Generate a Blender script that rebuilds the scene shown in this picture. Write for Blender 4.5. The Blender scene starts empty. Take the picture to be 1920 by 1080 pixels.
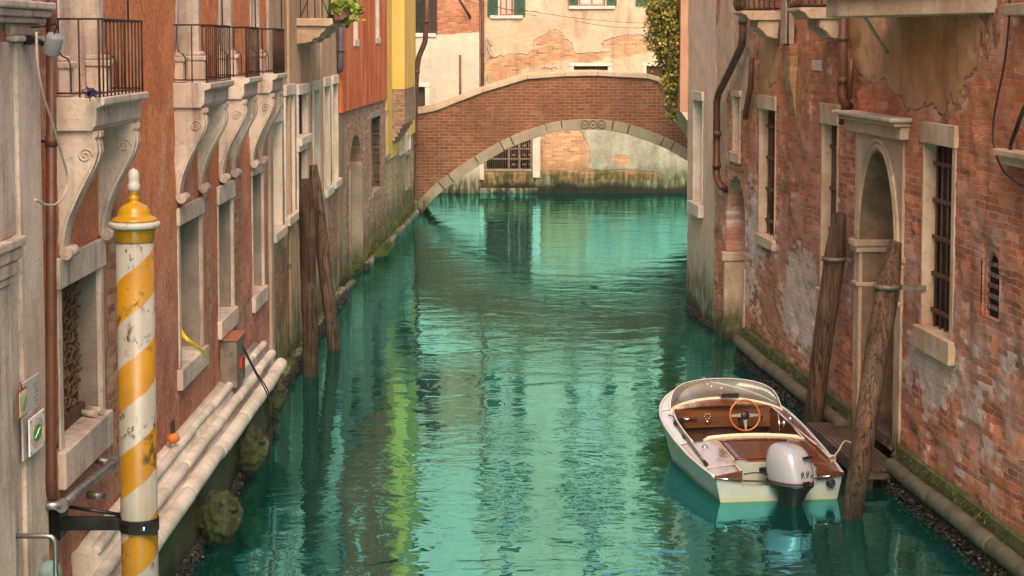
import bpy, bmesh, math, random
from mathutils import Vector, Matrix, noise as mnoise
random.seed(7)
HAZE = .0005
R = math.radians
scene = bpy.context.scene
col = scene.collection

# ------------------------------------------------------------------ camera
TH = R(4.5); FPX = 3400.0; CYP = 346.0; EYE = 4.8
cd = bpy.data.cameras.new('camera'); cam = bpy.data.objects.new('camera', cd); col.objects.link(cam)
cam.location = (0, 0, EYE); cam.rotation_euler = (R(90) - TH, 0, 0)
cd.sensor_width = 36; cd.lens = FPX / 1920 * 36; cd.shift_y = -(540 - CYP) / 1920
cd.clip_end = 500; cd.clip_start = 0.1
scene.camera = cam
# ------------------------------------------------------------------ sky, sun, exposure
w = bpy.data.worlds.new('World'); scene.world = w; w.use_nodes = True
nt = w.node_tree; nt.nodes.clear()
sky = nt.nodes.new('ShaderNodeTexSky'); sky.sky_type = 'NISHITA'; sky.sun_disc = False
sky.sun_elevation = R(48); sky.sun_rotation = R(175); sky.dust_density = 4; sky.air_density = 1.0; sky.ozone_density = 0.6
bg = nt.nodes.new('ShaderNodeBackground'); bg.inputs[1].default_value = 0.15
wo = nt.nodes.new('ShaderNodeOutputWorld')
tint = nt.nodes.new('ShaderNodeMix'); tint.data_type = 'RGBA'; tint.blend_type = 'MULTIPLY'; tint.inputs[0].default_value = 1; tint.inputs[7].default_value = (1, .90, .80, 1)   # thin warm overcast
nt.links.new(sky.outputs[0], tint.inputs[6]); nt.links.new(tint.outputs[2], bg.inputs[0]); nt.links.new(bg.outputs[0], wo.inputs[0])
sl = bpy.data.lights.new('sun', 'SUN'); so = bpy.data.objects.new('sun', sl); col.objects.link(so)
sl.energy = 1.5; sl.angle = R(35); sl.color = (1, .71, .45)
so.rotation_euler = Vector((0.07, -0.75, 0.85)).to_track_quat('Z', 'Y').to_euler()
so.location = (10, -20, 30)
vs = scene.view_settings
vs.view_transform = 'Standard'; vs.look = 'None'; vs.gamma = 1; vs.exposure = 1.35

# ------------------------------------------------------------------ projection helpers
def ray(px, py):
    xc = (px - 960) / FPX; yc = -(py - CYP) / FPX
    return Vector((xc, math.cos(TH) + yc * math.sin(TH), -math.sin(TH) + yc * math.cos(TH)))
def at(px, py, Y):
    r = ray(px, py); t = Y / r.y
    return Vector((r.x * t, Y, EYE + r.z * t))

class Fac:
    """vertical facade plane; u along the wall (its world Y, or X for the end walls), z up, d outward"""
    def __init__(s, A, B, n, byx=False):
        s.A = Vector((A[0], A[1], 0)); s.B = Vector((B[0], B[1], 0))
        s.dir = (s.B - s.A).normalized(); s.n = Vector((n[0], n[1], 0))
        s.n = (s.n - s.dir * s.n.dot(s.dir)).normalized()
        s.k = 0 if byx else 1
    def P(s, u, z, d=0.0):
        t = (u - s.A[s.k]) / s.dir[s.k]
        p = s.A + s.dir * t + s.n * d; p.z = z
        return p
    def uz(s, px, py, d=0.0):
        r = ray(px, py); o = Vector((0, 0, EYE)); a = s.A + s.n * d
        t = (a - o).dot(s.n) / r.dot(s.n)
        p = o + r * t; q = p - s.n * d
        return q[s.k], p.z
    def win(s, xn, yt, yb, xf):
        u0, z1 = s.uz(xn, yt); _, z0 = s.uz(xn, yb); u1, _ = s.uz(xf, (yt + yb) / 2)
        return (min(u0, u1), max(u0, u1), z0, z1)

# ------------------------------------------------------------------ mesh helpers
OFF = {}
def thing(name, label, cat, loc=(0, 0, 0), group=None):
    o = bpy.data.objects.new(name, None); col.objects.link(o); o.location = loc
    o.empty_display_size = 0.2
    o['label'] = label; o['category'] = cat
    if group: o['group'] = group
    OFF[o] = Vector(loc)
    return o
def mk(name, bm, mat, parent=None, bevel=0, smooth=False, label=None, origin=None):
    bmesh.ops.recalc_face_normals(bm, faces=bm.faces[:])
    org = OFF[parent] if parent is not None else (Vector(origin) if origin is not None else Vector((0, 0, 0)))
    bmesh.ops.translate(bm, verts=bm.verts[:], vec=-org)
    me = bpy.data.meshes.new(name); bm.to_mesh(me); bm.free()
    if isinstance(mat, (list, tuple)):
        for m in mat: me.materials.append(m)
    else: me.materials.append(mat)
    o = bpy.data.objects.new(name, me); col.objects.link(o)
    if parent is not None: o.parent = parent
    else: o.location = org
    OFF[o] = org
    if smooth:
        for p in me.polygons: p.use_smooth = True
    if bevel:
        b = o.modifiers.new('bevel', 'BEVEL'); b.width = bevel; b.segments = 2; b.limit_method = 'ANGLE'; b.angle_limit = R(35)
    if label: o['label'] = label
    return o
def tag(o, label, cat, group=None):
    o['label'] = label; o['category'] = cat
    if group: o['group'] = group
    return o
def B(): return bmesh.new()
def hexa(bm, p, mi=0):
    v = [bm.verts.new(q) for q in p]
    for f in ((0, 1, 2, 3), (7, 6, 5, 4), (0, 4, 5, 1), (1, 5, 6, 2), (2, 6, 7, 3), (3, 7, 4, 0)):
        bm.faces.new([v[i] for i in f]).material_index = mi
def fb(bm, F, u0, u1, z0, z1, d0, d1, mi=0):
    hexa(bm, [F.P(u0, z0, d0), F.P(u1, z0, d0), F.P(u1, z1, d0), F.P(u0, z1, d0),
              F.P(u0, z0, d1), F.P(u1, z0, d1), F.P(u1, z1, d1), F.P(u0, z1, d1)], mi)
def box(bm, x0, x1, y0, y1, z0, z1, M=None, mi=0):
    p = [Vector(q) for q in ((x0, y0, z0), (x1, y0, z0), (x1, y0, z1), (x0, y0, z1), (x0, y1, z0), (x1, y1, z0), (x1, y1, z1), (x0, y1, z1))]
    if M: p = [M @ q for q in p]
    hexa(bm, p, mi)
def fprism(bm, F, poly, u0, u1, mi=0):
    """polygon of (d,z) extruded along u"""
    a = [bm.verts.new(F.P(u0, z, d)) for d, z in poly]; b = [bm.verts.new(F.P(u1, z, d)) for d, z in poly]
    n = len(poly)
    for i in range(n):
        bm.faces.new((a[i], a[(i + 1) % n], b[(i + 1) % n], b[i])).material_index = mi
    bm.faces.new(a).material_index = mi; bm.faces.new(b[::-1]).material_index = mi
def uprism(bm, F, poly, d0, d1, mi=0):
    """polygon of (u,z) extruded along d"""
    a = [bm.verts.new(F.P(u, z, d0)) for u, z in poly]; b = [bm.verts.new(F.P(u, z, d1)) for u, z in poly]
    n = len(poly)
    for i in range(n):
        bm.faces.new((a[i], a[(i + 1) % n], b[(i + 1) % n], b[i])).material_index = mi
    bm.faces.new(a).material_index = mi; bm.faces.new(b[::-1]).material_index = mi
def tube(bm, pts, r, seg=8, mi=0, cap=True, sq=None):
    pts = [Vector(p) for p in pts]; n = len(pts)
    rr = r if isinstance(r, (list, tuple)) else [r] * n
    rings = []; prev = None
    for i in range(n):
        t = (pts[min(i + 1, n - 1)] - pts[max(i - 1, 0)]).normalized()
        if prev is None:
            a = Vector((0, 0, 1)) if abs(t.z) < .9 else Vector((1, 0, 0))
            x = t.cross(a).normalized()
        else:
            x = (prev - t * prev.dot(t)).normalized()
        prev = x; y = t.cross(x)
        rings.append([bm.verts.new(pts[i] + (x * math.cos(k * 2 * math.pi / seg) + y * math.sin(k * 2 * math.pi / seg)) * rr[i]) for k in range(seg)])
    for i in range(n - 1):
        for k in range(seg):
            f = bm.faces.new((rings[i][k], rings[i][(k + 1) % seg], rings[i + 1][(k + 1) % seg], rings[i + 1][k])); f.material_index = mi; f.smooth = True
    if cap:
        bm.faces.new(rings[0][::-1]).material_index = mi; bm.faces.new(rings[-1]).material_index = mi
def spline(P, n=8):
    P = [Vector(p) for p in P]; out = []
    Q = [P[0] * 2 - P[1]] + P + [P[-1] * 2 - P[-2]]
    for i in range(1, len(Q) - 2):
        for k in range(n):
            t = k / n; a, b, c, d = Q[i - 1:i + 3]
            out.append(.5 * ((2 * b) + (c - a) * t + (2 * a - 5 * b + 4 * c - d) * t * t + (3 * b - a - 3 * c + d) * t ** 3))
    out.append(P[-1]); return out
def lathe(bm, prof, c=(0, 0, 0), seg=32, M=None, mi=0, smooth=True):
    c = Vector(c); rings = []
    for r, z in prof:
        ring = []
        for k in range(seg):
            a = k * 2 * math.pi / seg
            p = Vector((r * math.cos(a), r * math.sin(a), z))
            if M: p = M @ p
            ring.append(bm.verts.new(p + c))
        rings.append(ring)
    for i in range(len(rings) - 1):
        for k in range(seg):
            f = bm.faces.new((rings[i][k], rings[i][(k + 1) % seg], rings[i + 1][(k + 1) % seg], rings[i + 1][k])); f.smooth = smooth; f.material_index = mi
    if prof[0][0] > 1e-4: bm.faces.new(rings[0][::-1]).material_index = mi
    if prof[-1][0] > 1e-4: bm.faces.new(rings[-1]).material_index = mi
def blobmesh(bm, c, rx, ry, rz, amp=.15, fr=3., sub=3, M=None, seed=0, fn=None):
    r = bmesh.ops.create_icosphere(bm, subdivisions=sub, radius=1)
    for v in r['verts']:
        p = v.co.copy(); k = 1 + amp * mnoise.noise(p * fr + Vector((seed, seed * 2, 0)))
        if fn: k *= fn(p)
        q = Vector((p.x * rx * k, p.y * ry * k, p.z * rz * k))
        if M: q = M @ q
        v.co = q + Vector(c)
    for f in bm.faces: f.smooth = True

# ------------------------------------------------------------------ material helpers
class G:
    def __init__(s, name):
        s.m = bpy.data.materials.new(name); s.m.use_nodes = True
        s.t = s.m.node_tree; s.t.nodes.clear()
        s.out = s.t.nodes.new('ShaderNodeOutputMaterial'); s.bs = s.t.nodes.new('ShaderNodeBsdfPrincipled')
        s.t.links.new(s.bs.outputs[0], s.out.inputs[0])
    def set(s, sock, v):
        if isinstance(v, bpy.types.NodeSocket): s.t.links.new(v, sock)
        elif v is not None:
            if sock.type == 'RGBA' and len(v) == 3: v = (*v, 1)
            sock.default_value = v
    def n(s, typ, ins=None, out=0, **kw):
        nd = s.t.nodes.new(typ)
        for k, v in kw.items(): setattr(nd, k, v)
        for k, v in (ins or {}).items(): s.set(nd.inputs[k], v)
        return nd.outputs[out]
    def m_(s, op, a, b=None, c=None, clamp=False):
        nd = s.t.nodes.new('ShaderNodeMath'); nd.operation = op; nd.use_clamp = clamp
        s.set(nd.inputs[0], a)
        if b is not None: s.set(nd.inputs[1], b)
        if c is not None: s.set(nd.inputs[2], c)
        return nd.outputs[0]
    def pos(s):
        if not hasattr(s, '_p'):
            s._p = s.n('ShaderNodeNewGeometry')
            nd = s.t.nodes.new('ShaderNodeSeparateXYZ'); s.t.links.new(s._p, nd.inputs[0]); s._x = nd.outputs
        return s._p
    def xyz(s, i): s.pos(); return s._x[i]
    def obj(s):
        return s.n('ShaderNodeTexCoord', out='Object')
    def comb(s, a, b, c=0.0):
        return s.n('ShaderNodeCombineXYZ', {0: a, 1: b, 2: c})
    def vmul(s, v, k):
        return s.n('ShaderNodeVectorMath', {0: v, 1: k}, operation='MULTIPLY')
    def noise(s, v, scale, detail=5, rough=.55, out=0, dist=0):
        return s.n('ShaderNodeTexNoise', {'Vector': v, 'Scale': scale, 'Detail': detail, 'Roughness': rough, 'Distortion': dist}, out=out)
    def mix(s, f, a, b, blend='MIX'):
        nd = s.t.nodes.new('ShaderNodeMix'); nd.data_type = 'RGBA'; nd.blend_type = blend
        s.set(nd.inputs[0], f); s.set(nd.inputs[6], a); s.set(nd.inputs[7], b)
        return nd.outputs[2]
    def fmix(s, f, a, b):
        nd = s.t.nodes.new('ShaderNodeMix'); nd.data_type = 'FLOAT'
        s.set(nd.inputs[0], f); s.set(nd.inputs[2], a); s.set(nd.inputs[3], b)
        return nd.outputs[0]
    def th(s, v, lo, hi, a=0., b=1.):
        return s.n('ShaderNodeMapRange', {0: v, 1: lo, 2: hi, 3: a, 4: b}, interpolation_type='SMOOTHSTEP')
    def grey(s, v):
        return s.n('ShaderNodeCombineColor', {0: v, 1: v, 2: v})
    def blob(s, U, Z, u, z, ru, rz, amp):
        a = s.m_('POWER', s.m_('DIVIDE', s.m_('SUBTRACT', U, u), ru), 2.0)
        b = s.m_('POWER', s.m_('DIVIDE', s.m_('SUBTRACT', Z, z), rz), 2.0)
        k = s.m_('SUBTRACT', 1.0, s.m_('ADD', a, b), clamp=True)
        return s.m_('MULTIPLY', k, amp)
    def bump(s, h, dist=.02, strength=1.0, nrm=None):
        return s.n('ShaderNodeBump', {'Height': h, 'Distance': dist, 'Strength': strength, 'Normal': nrm})
    def fin(s, c, rough=.85, nrm=None, metal=0., spec=.3, **kw):
        s.set(s.bs.inputs['Base Color'], c); s.set(s.bs.inputs['Roughness'], rough); s.set(s.bs.inputs['Metallic'], metal)
        s.bs.inputs['Specular IOR Level'].default_value = spec
        if nrm is not None: s.t.links.new(nrm, s.bs.inputs['Normal'])
        for k, v in kw.items(): s.set(s.bs.inputs[k], v)
        return s.m

def damp(g, c, Z, z0=.45, soft=.5, dark=(.012, .014, .008), green=(.045, .06, .012)):
    """wet weed and slime near the water: a real growth that follows the tide line"""
    n1 = g.noise(g.pos(), 1.3, 6, .6); n2 = g.noise(g.vmul(g.pos(), (6, 6, 1.2)), 1.5, 4)
    zz = g.m_('SUBTRACT', Z, g.m_('MULTIPLY', g.m_('SUBTRACT', n1, .5), .9))
    f2 = g.th(zz, z0 + soft, z0 - .05)
    c = g.mix(g.m_('MULTIPLY', f2, g.th(n2, .35, .6, .35, .95)), c, green)
    f1 = g.th(zz, z0 * .75, z0 * .75 - .25)
    return g.mix(g.m_('MULTIPLY', f1, .95), c, dark)

def wall_mat(name, axis, b1, b2, mortar, plaster=None, cover=None, eff=None, effcol=(.42, .33, .30), dampz=.3, dsoft=.5,
             tonev=1.0, tint=None, wash=0, bw=.25, rh=.068, msz=.0075, rough_br=.03, stains=.35, plrough=1.0, zgrad=None, wear=.35, greys=.25, relief=.03, grain=.2):
    g = G(name); p = g.pos(); U = g.xyz(axis); Z = g.xyz(2)
    wob = g.noise(p, 2.2, 3)
    wz = g.m_('ADD', Z, g.m_('MULTIPLY', g.m_('SUBTRACT', wob, .5), .06))
    v = g.comb(U, wz, 0.0)
    dv = g.noise(p, 14, 3, out=1)
    v = g.n('ShaderNodeVectorMath', {0: v, 1: g.vmul(dv, (rough_br, rough_br, 0))}, operation='ADD')
    nd = g.t.nodes.new('ShaderNodeTexBrick'); nd.offset = .5; nd.squash = 1
    g.set(nd.inputs['Vector'], v); g.set(nd.inputs['Color1'], b1); g.set(nd.inputs['Color2'], b2); g.set(nd.inputs['Mortar'], mortar)
    for k, x in (('Scale', 1), ('Mortar Size', msz), ('Mortar Smooth', .35), ('Bias', -.1), ('Brick Width', bw), ('Row Height', rh)): nd.inputs[k].default_value = x
    mort = nd.outputs[1]
    n2_ = g.t.nodes.new('ShaderNodeTexBrick'); n2_.offset = .5; n2_.squash = 1
    g.set(n2_.inputs['Vector'], v); g.set(n2_.inputs['Color1'], (0, 0, 0)); g.set(n2_.inputs['Color2'], (1, 1, 1)); g.set(n2_.inputs['Mortar'], (.5, .5, .5))
    for k, x in (('Scale', 1), ('Mortar Size', .0), ('Bias', 0), ('Brick Width', bw), ('Row Height', rh)): n2_.inputs[k].default_value = x
    rv = n2_.outputs[0]
    rp_ = g.t.nodes.new('ShaderNodeValToRGB'); g.set(rp_.inputs[0], rv); el = rp_.color_ramp.elements
    tones = [(.0, (b2[0] * .55, b2[1] * .6, b2[2] * .8)), (.2, b2), (.5, tuple((p_ + q_) / 2 for p_, q_ in zip(b1, b2))), (.75, b1), (.93, (b1[0] * 1.2, b1[1] * 1.45, b1[2] * 1.45)), (1., tuple(.5 * p_ + .5 * q_ for p_, q_ in zip(b1, mortar)))]
    el[0].position = 0; el[0].color = (*tones[0][1], 1); el[1].position = 1; el[1].color = (*tones[-1][1], 1)
    for pz, cz in tones[1:-1]: e_ = el.new(pz); e_.color = (*cz, 1)
    c = g.mix(mort, g.mix(tonev, tones[2][1], rp_.outputs[0]), mortar)
    if wash:
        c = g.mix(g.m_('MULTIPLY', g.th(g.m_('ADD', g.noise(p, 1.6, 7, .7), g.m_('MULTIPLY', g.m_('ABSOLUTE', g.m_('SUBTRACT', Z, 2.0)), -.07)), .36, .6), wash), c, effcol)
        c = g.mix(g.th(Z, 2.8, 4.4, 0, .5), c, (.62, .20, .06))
    # per-area tone of the bricks
    big = g.noise(p, .7, 6, .62); mid = g.noise(p, 5, 5, .6); fine = g.noise(p, 40, 4, .6)
    c = g.mix(g.th(big, .35, .7, 0, .55), c, (b2[0] * .75, b2[1] * .8, b2[2] * .9))
    c = g.mix(g.th(mid, .45, .8, 0, .4), c, mortar)
    if eff:
        ev = g.m_('ADD', g.noise(g.vmul(p, (1, 1, .55)), 2.2, 7, .68), eff[0])
        for b in eff[1]: ev = g.m_('ADD', ev, g.blob(U, Z, *b))
        ev = g.m_('ADD', ev, g.m_('MULTIPLY', g.m_('SUBTRACT', rv, .5), .22)); ef = g.m_('MULTIPLY', g.th(ev, .58, .68), g.th(fine, .3, .6, .3, .9))
        c = g.mix(ef, c, effcol)
    hb = g.m_('SUBTRACT', 1.0, mort)
    hb = g.m_('MULTIPLY', hb, g.m_('ADD', .65, g.m_('MULTIPLY', rv, .7)))
    hb = g.m_('ADD', g.m_('MULTIPLY', hb, .65), g.m_('ADD', g.m_('MULTIPLY', mid, .55), g.m_('MULTIPLY', fine, .22)))
    h = hb
    if plaster:
        pn = g.noise(p, 1.1, 4); pf = g.noise(p, 60, 4, .7)
        pc = g.mix(g.th(pn, .35, .68), plaster[0], plaster[1])
        pc = g.mix(g.th(g.noise(p, 3.3, 6, .65), .5, .72, 0, .45), pc, plaster[2] if len(plaster) > 2 else plaster[1])
        if grain > .5:
            pc = g.mix(g.th(g.noise(p, 1.15, 8, .7, dist=.6), .52, .60, 0, .5), pc, (.80, .58, .45)); pc = g.mix(g.th(g.noise(g.vmul(p, (1, 1, .6)), .9, 8, .7), .45, .38, 0, .5), pc, (.46, .14, .07))
        for bl, tc in (tint or []):
            tv = None
            for b in bl: q_ = g.blob(U, Z, *b); tv = q_ if tv is None else g.m_('MAXIMUM', tv, q_)
            pc = g.mix(g.th(tv, .1, .5), pc, tc)
        if zgrad:
            zn = g.m_('ADD', Z, g.m_('MULTIPLY', g.m_('SUBTRACT', g.noise(p, 1.7, 5), .5), 1.6))
            zc = g.mix(g.th(g.noise(p, 2.3, 6, .65), .35, .65), zgrad[2], zgrad[3])
            pc = g.mix(g.th(zn, zgrad[0], zgrad[1]), zc, pc)
        gr1 = g.noise(p, 19, 6, .75); pc = g.mix(g.th(gr1, .46, .62, 0, grain), pc, g.mix(1., pc, (.55, .48, .45), 'MULTIPLY')); pc = g.mix(g.th(gr1, .45, .3, 0, grain * .8), pc, (.72, .55, .44))
        pc = g.mix(g.m_('MULTIPLY', g.th(pf, .42, .75), .12 * plrough), pc, (.05, .03, .02))
        cv = g.m_('ADD', g.m_('MULTIPLY', g.m_('SUBTRACT', g.noise(p, cover[3] if len(cover) > 3 else 1.3, 8, .62, dist=.4), .5), cover[2] if len(cover) > 2 else 1.6), cover[0])
        for b in cover[1]: cv = g.m_('ADD', cv, g.blob(U, Z, *b))
        cf = g.th(cv, .47, .53)
        # pale ragged lime rim just off the plaster's edge
        rim = g.m_('MULTIPLY', g.th(cv, .34, .46), g.m_('SUBTRACT', 1.0, cf))
        c = g.mix(g.m_('MULTIPLY', rim, .5), c, mortar)
        c = g.mix(cf, c, pc)
        hp = g.m_('ADD', g.m_('ADD', 1.7, g.m_('MULTIPLY', gr1, grain)), g.m_('ADD', g.m_('MULTIPLY', pf, .2 * plrough), g.m_('MULTIPLY', g.noise(p, 9, 5), .14 * plrough)))
        h = g.fmix(cf, hb, hp)
    st = g.noise(g.vmul(p, (1.5, 1.5, .3)), 1.6, 6, .6)
    c = g.mix(g.th(st, .46, .75, 0, stains), c, (.05, .035, .025))
    c = g.mix(g.th(g.noise(p, .45, 5, .6), .4, .75, 0, wear), c, g.mix(1., c, (.62, .55, .5), 'MULTIPLY'))
    c = damp(g, c, Z, dampz, dsoft)
    wet = g.th(Z, .25, .6, .35, .88)
    return g.fin(c, wet, g.bump(h, relief, 1.0), spec=.25)

def stone_mat(name, c1, c2, c3=(.12, .10, .08), scale=2., dz=None, rough=.8, bd=.008, streak=.35):
    g = G(name); p = g.pos()
    a = g.noise(p, scale, 6, .6); b = g.noise(p, scale * 12, 5, .65)
    c = g.mix(g.th(a, .35, .65), c1, c2)
    c = g.mix(g.th(b, .52, .75, 0, .45), c, c3)
    s = g.noise(g.vmul(p, (5, 5, .5)), 1.7, 6, .6)
    c = g.mix(g.th(s, .48, .78, 0, streak), c, c3)
    if dz is not None: c = damp(g, c, g.xyz(2), dz, .35)
    h = g.m_('ADD', g.m_('MULTIPLY', a, 1.2), b)
    return g.fin(c, rough, g.bump(h, bd, 1.0), spec=.3)

def simple_mat(name, c, c2=None, rough=.6, metal=0., scale=8., bd=.002, spec=.4, lo=.45, hi=.7, **kw):
    g = G(name); a = g.noise(g.obj(), scale, 6, .65)
    cc = g.mix(g.th(a, lo, hi), c, c2 or tuple(x * .6 for x in c))
    rr = g.th(a, .3, .7, max(rough - .1, .02), min(rough + .12, 1))
    return g.fin(cc, rr, g.bump(a, bd, 1.0), metal, spec, **kw)

def wood_mat(name, c1, c2, axis=2, scale=1., rough=.75, bd=.006, dz=None, coat=0., dark=(.02, .012, .008)):
    g = G(name); o = g.obj() if coat else g.pos()
    k = [14., 14., 14.]; k[axis] = .8
    a = g.noise(g.vmul(o, tuple(k)), scale, 7, .62, dist=.2); b = g.noise(g.vmul(o, tuple(x * 3 for x in k)), scale, 5, .7)
    c = g.mix(g.th(a, .32, .68), c1, c2); c = g.mix(g.th(b, .5, .8, 0, .6), c, dark)
    d = g.noise(o, 2.2, 5); c = g.mix(g.th(d, .5, .8, 0, .5), c, dark)
    if dz is not None: c = damp(g, c, g.xyz(2), dz, .25, dark=(.010, .008, .005), green=(.03, .028, .012))
    if not coat:
        kc = [26., 26., 26.]; kc[axis] = .16
        cr = g.th(g.m_('ABSOLUTE', g.m_('SUBTRACT', g.noise(g.vmul(o, tuple(kc)), .8, 4, .6, dist=.15), .5)), .022, .0)
        c = g.mix(g.m_('MULTIPLY', cr, .85), c, dark); c = g.mix(g.th(g.noise(o, 1.4, 6, .65), .45, .7, 0, .5), c, (.17, .13, .10))
        a = g.m_('SUBTRACT', a, g.m_('MULTIPLY', cr, 1.2))
    h = g.m_('ADD', a, g.m_('MULTIPLY', b, .7))
    return g.fin(c, rough, g.bump(h, bd, 1.0), spec=.3, **({'Coat Weight': coat, 'Coat Roughness': .12} if coat else {}))

# ---- palette
M = {}
M['stone'] = stone_mat('istrian_stone', (.60, .51, .44), (.43, .34, .285), (.11, .07, .055), streak=.7)
M['stone_low'] = stone_mat('base_stone', (.64, .59, .52), (.46, .415, .35), (.15, .13, .10), dz=.25)
M['stone_warm'] = stone_mat('warm_stone', (.56, .42, .31), (.40, .265, .175), (.12, .06, .04), dz=.35, scale=1.6)
M['stone_grey'] = stone_mat('mossy_roll_stone', (.14, .12, .095), (.08, .07, .05), (.03, .034, .015), dz=.05, scale=3)
M['stone_bridge'] = stone_mat('bridge_stone', (.29, .245, .185), (.22, .18, .135), (.13, .10, .07), dz=.3, scale=1.5)
M['coping'] = stone_mat('coping_stone', (.50, .39, .28), (.40, .29, .20), (.2, .14, .1), scale=1.5)
M['jamb'] = stone_mat('jamb_plaster', (.42, .33, .26), (.33, .25, .19), (.13, .09, .07), scale=3)
M['brown_reveal'] = stone_mat('brown_reveal', (.26, .165, .11), (.15, .09, .06), (.08, .045, .03), scale=3, dz=.3)
M['reveal'] = stone_mat('grey_reveal_render', (.27, .225, .195), (.20, .16, .14), (.10, .075, .06), scale=4)
M['white_frame'] = stone_mat('white_frame_stone', (.66, .58, .50), (.52, .44, .36), (.2, .15, .11), scale=2)
M['moss'] = stone_mat('mossy_carved_stone', (.075, .10, .035), (.028, .036, .014), (.32, .34, .25), scale=9, dz=.12, bd=.045)
M['dark'] = simple_mat('dark_interior', (.012, .010, .009), (.02, .015, .012), .9)
M['glass_dark'] = simple_mat('dark_window_glass', (.02, .024, .025), (.03, .03, .03), .12, spec=.6)
M['curtain'] = simple_mat('pale_curtain', (.5, .46, .40), (.4, .36, .32), .8, scale=20)
M['iron'] = simple_mat('rusty_iron', (.055, .028, .02), (.10, .04, .02), .7, .3, scale=25)
M['bars'] = simple_mat('rusty_window_bars', (.10, .045, .028), (.16, .07, .04), .8, .1, scale=25)
M['pipe'] = simple_mat('brown_drainpipe', (.105, .040, .024), (.07, .028, .018), .45, 0, scale=5)
M['black'] = simple_mat('black_metal', (.012, .012, .013), (.02, .02, .02), .35, .3)
M['blackpl'] = simple_mat('black_plastic', (.012, .012, .014), (.018, .018, .018), .4)
M['steel'] = simple_mat('dull_steel', (.30, .29, .28), (.2, .17, .15), .38, .85, scale=10)
M['band_iron'] = simple_mat('band_iron', (.20, .17, .15), (.12, .08, .06), .6, .6, scale=12)
M['chrome'] = simple_mat('chrome', (.75, .75, .75), (.6, .6, .6), .08, 1.)
M['greypl'] = simple_mat('grey_plastic', (.22, .22, .25), (.17, .17, .19), .4)
M['whitepl'] = simple_mat('white_plastic', (.68, .68, .66), (.6, .6, .58), .4)
M['cream'] = simple_mat('cream_vinyl', (.70, .62, .48), (.6, .52, .4), .45)
M['green_paint'] = simple_mat('green_shutter_paint', (.03, .09, .055), (.02, .055, .035), .6, scale=15)
M['dark_paint'] = simple_mat('dark_shutter_paint', (.05, .025, .02), (.03, .016, .012), .6, scale=15)
M['wire'] = simple_mat('cable_rubber', (.02, .014, .012), (.03, .02, .018), .6)
M['palewire'] = simple_mat('pale_cable', (.45, .38, .32), (.35, .3, .25), .6)
M['yellow_hose'] = simple_mat('yellow_hose', (.75, .50, .02), (.65, .4, .02), .4)
M['orange'] = simple_mat('orange_plastic', (.62, .17, .04), (.5, .14, .04), .45)
M['lintel_wood'] = wood_mat('old_beam', (.12, .06, .035), (.06, .03, .02))
M['pile'] = wood_mat('mooring_pile_wood', (.15, .085, .055), (.055, .03, .02), 2, 1., .85, .02, dz=.38)
M['pile_dark'] = wood_mat('dark_pile_wood', (.065, .03, .02), (.03, .015, .01), 2, 1., .85, .016, dz=.3)
M['deckboard'] = wood_mat('landing_board', (.115, .075, .055), (.07, .045, .034), 0, 1., .65, .004)
M['varnish'] = wood_mat('varnished_mahogany', (.13, .036, .014), (.075, .02, .009), 1, 1., .35, .0006, coat=1., dark=(.07, .02, .01))
M['dashwood'] = wood_mat('dashboard_wood', (.15, .06, .02), (.08, .03, .011), 0, 1., .4, .0004, coat=.6, dark=(.08, .03, .012))
M['wheelwood'] = simple_mat('wheel_wood', (.40, .12, .03), (.32, .09, .02), .25, spec=.6)

# water: dielectric surface over turbid green water
def water_mat():
    g = G('canal_water'); p = g.pos()
    t = g.t; t.nodes.remove(g.bs)
    a = g.noise(g.vmul(p, (.8, 1.2, 1)), 1.3, 3, .5, dist=.5); b = g.noise(g.vmul(p, (1.2, 2.2, 1)), 3.4, 2, .5, dist=1.0)
    c = g.noise(g.vmul(p, (1, 2.2, 1)), 15, 2, .5)
    patch = g.th(g.noise(p, .35, 3), .40, .60, .15, 1.4)
    h = g.m_('ADD', g.m_('MULTIPLY', a, 1.15), g.m_('MULTIPLY', patch, g.m_('ADD', g.m_('MULTIPLY', b, .20), g.m_('MULTIPLY', c, .018))))
    nb = g.bump(h, .0125, 1.0)
    body = g.n('ShaderNodeBsdfDiffuse', {'Color': g.mix(g.noise(p, .25, 3), (.001, .038, .030), (.002, .055, .044))})
    gl = g.n('ShaderNodeBsdfGlossy', {'Color': (.25, .84, .93, 1), 'Roughness': .015, 'Normal': nb})
    fr = g.n('ShaderNodeFresnel', {'IOR': 1.7, 'Normal': nb})
    fr = g.m_('ADD', g.m_('MULTIPLY', fr, 1.25), .27, clamp=True)
    mx = g.t.nodes.new('ShaderNodeMixShader'); g.set(mx.inputs[0], fr); t.links.new(body, mx.inputs[1]); t.links.new(gl, mx.inputs[2])
    t.links.new(mx.outputs[0], g.out.inputs[0])
    return g.m
bm = B(); vv = [bm.verts.new(q) for q in ((-40, -15, 0), (40, -15, 0), (40, 57.8, 0), (-40, 57.8, 0))]; bm.faces.new(vv)
wt = mk('water', bm, water_mat()); wt['kind'] = 'structure'
bm = B(); vv = [bm.verts.new(q) for q in ((-60, -30, -2.2), (60, -30, -2.2), (60, 90, -2.2), (-60, 90, -2.2))]; bm.faces.new(vv)
o = mk('ground', bm, simple_mat('mud', (.05, .045, .03))); o['kind'] = 'structure'

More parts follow.
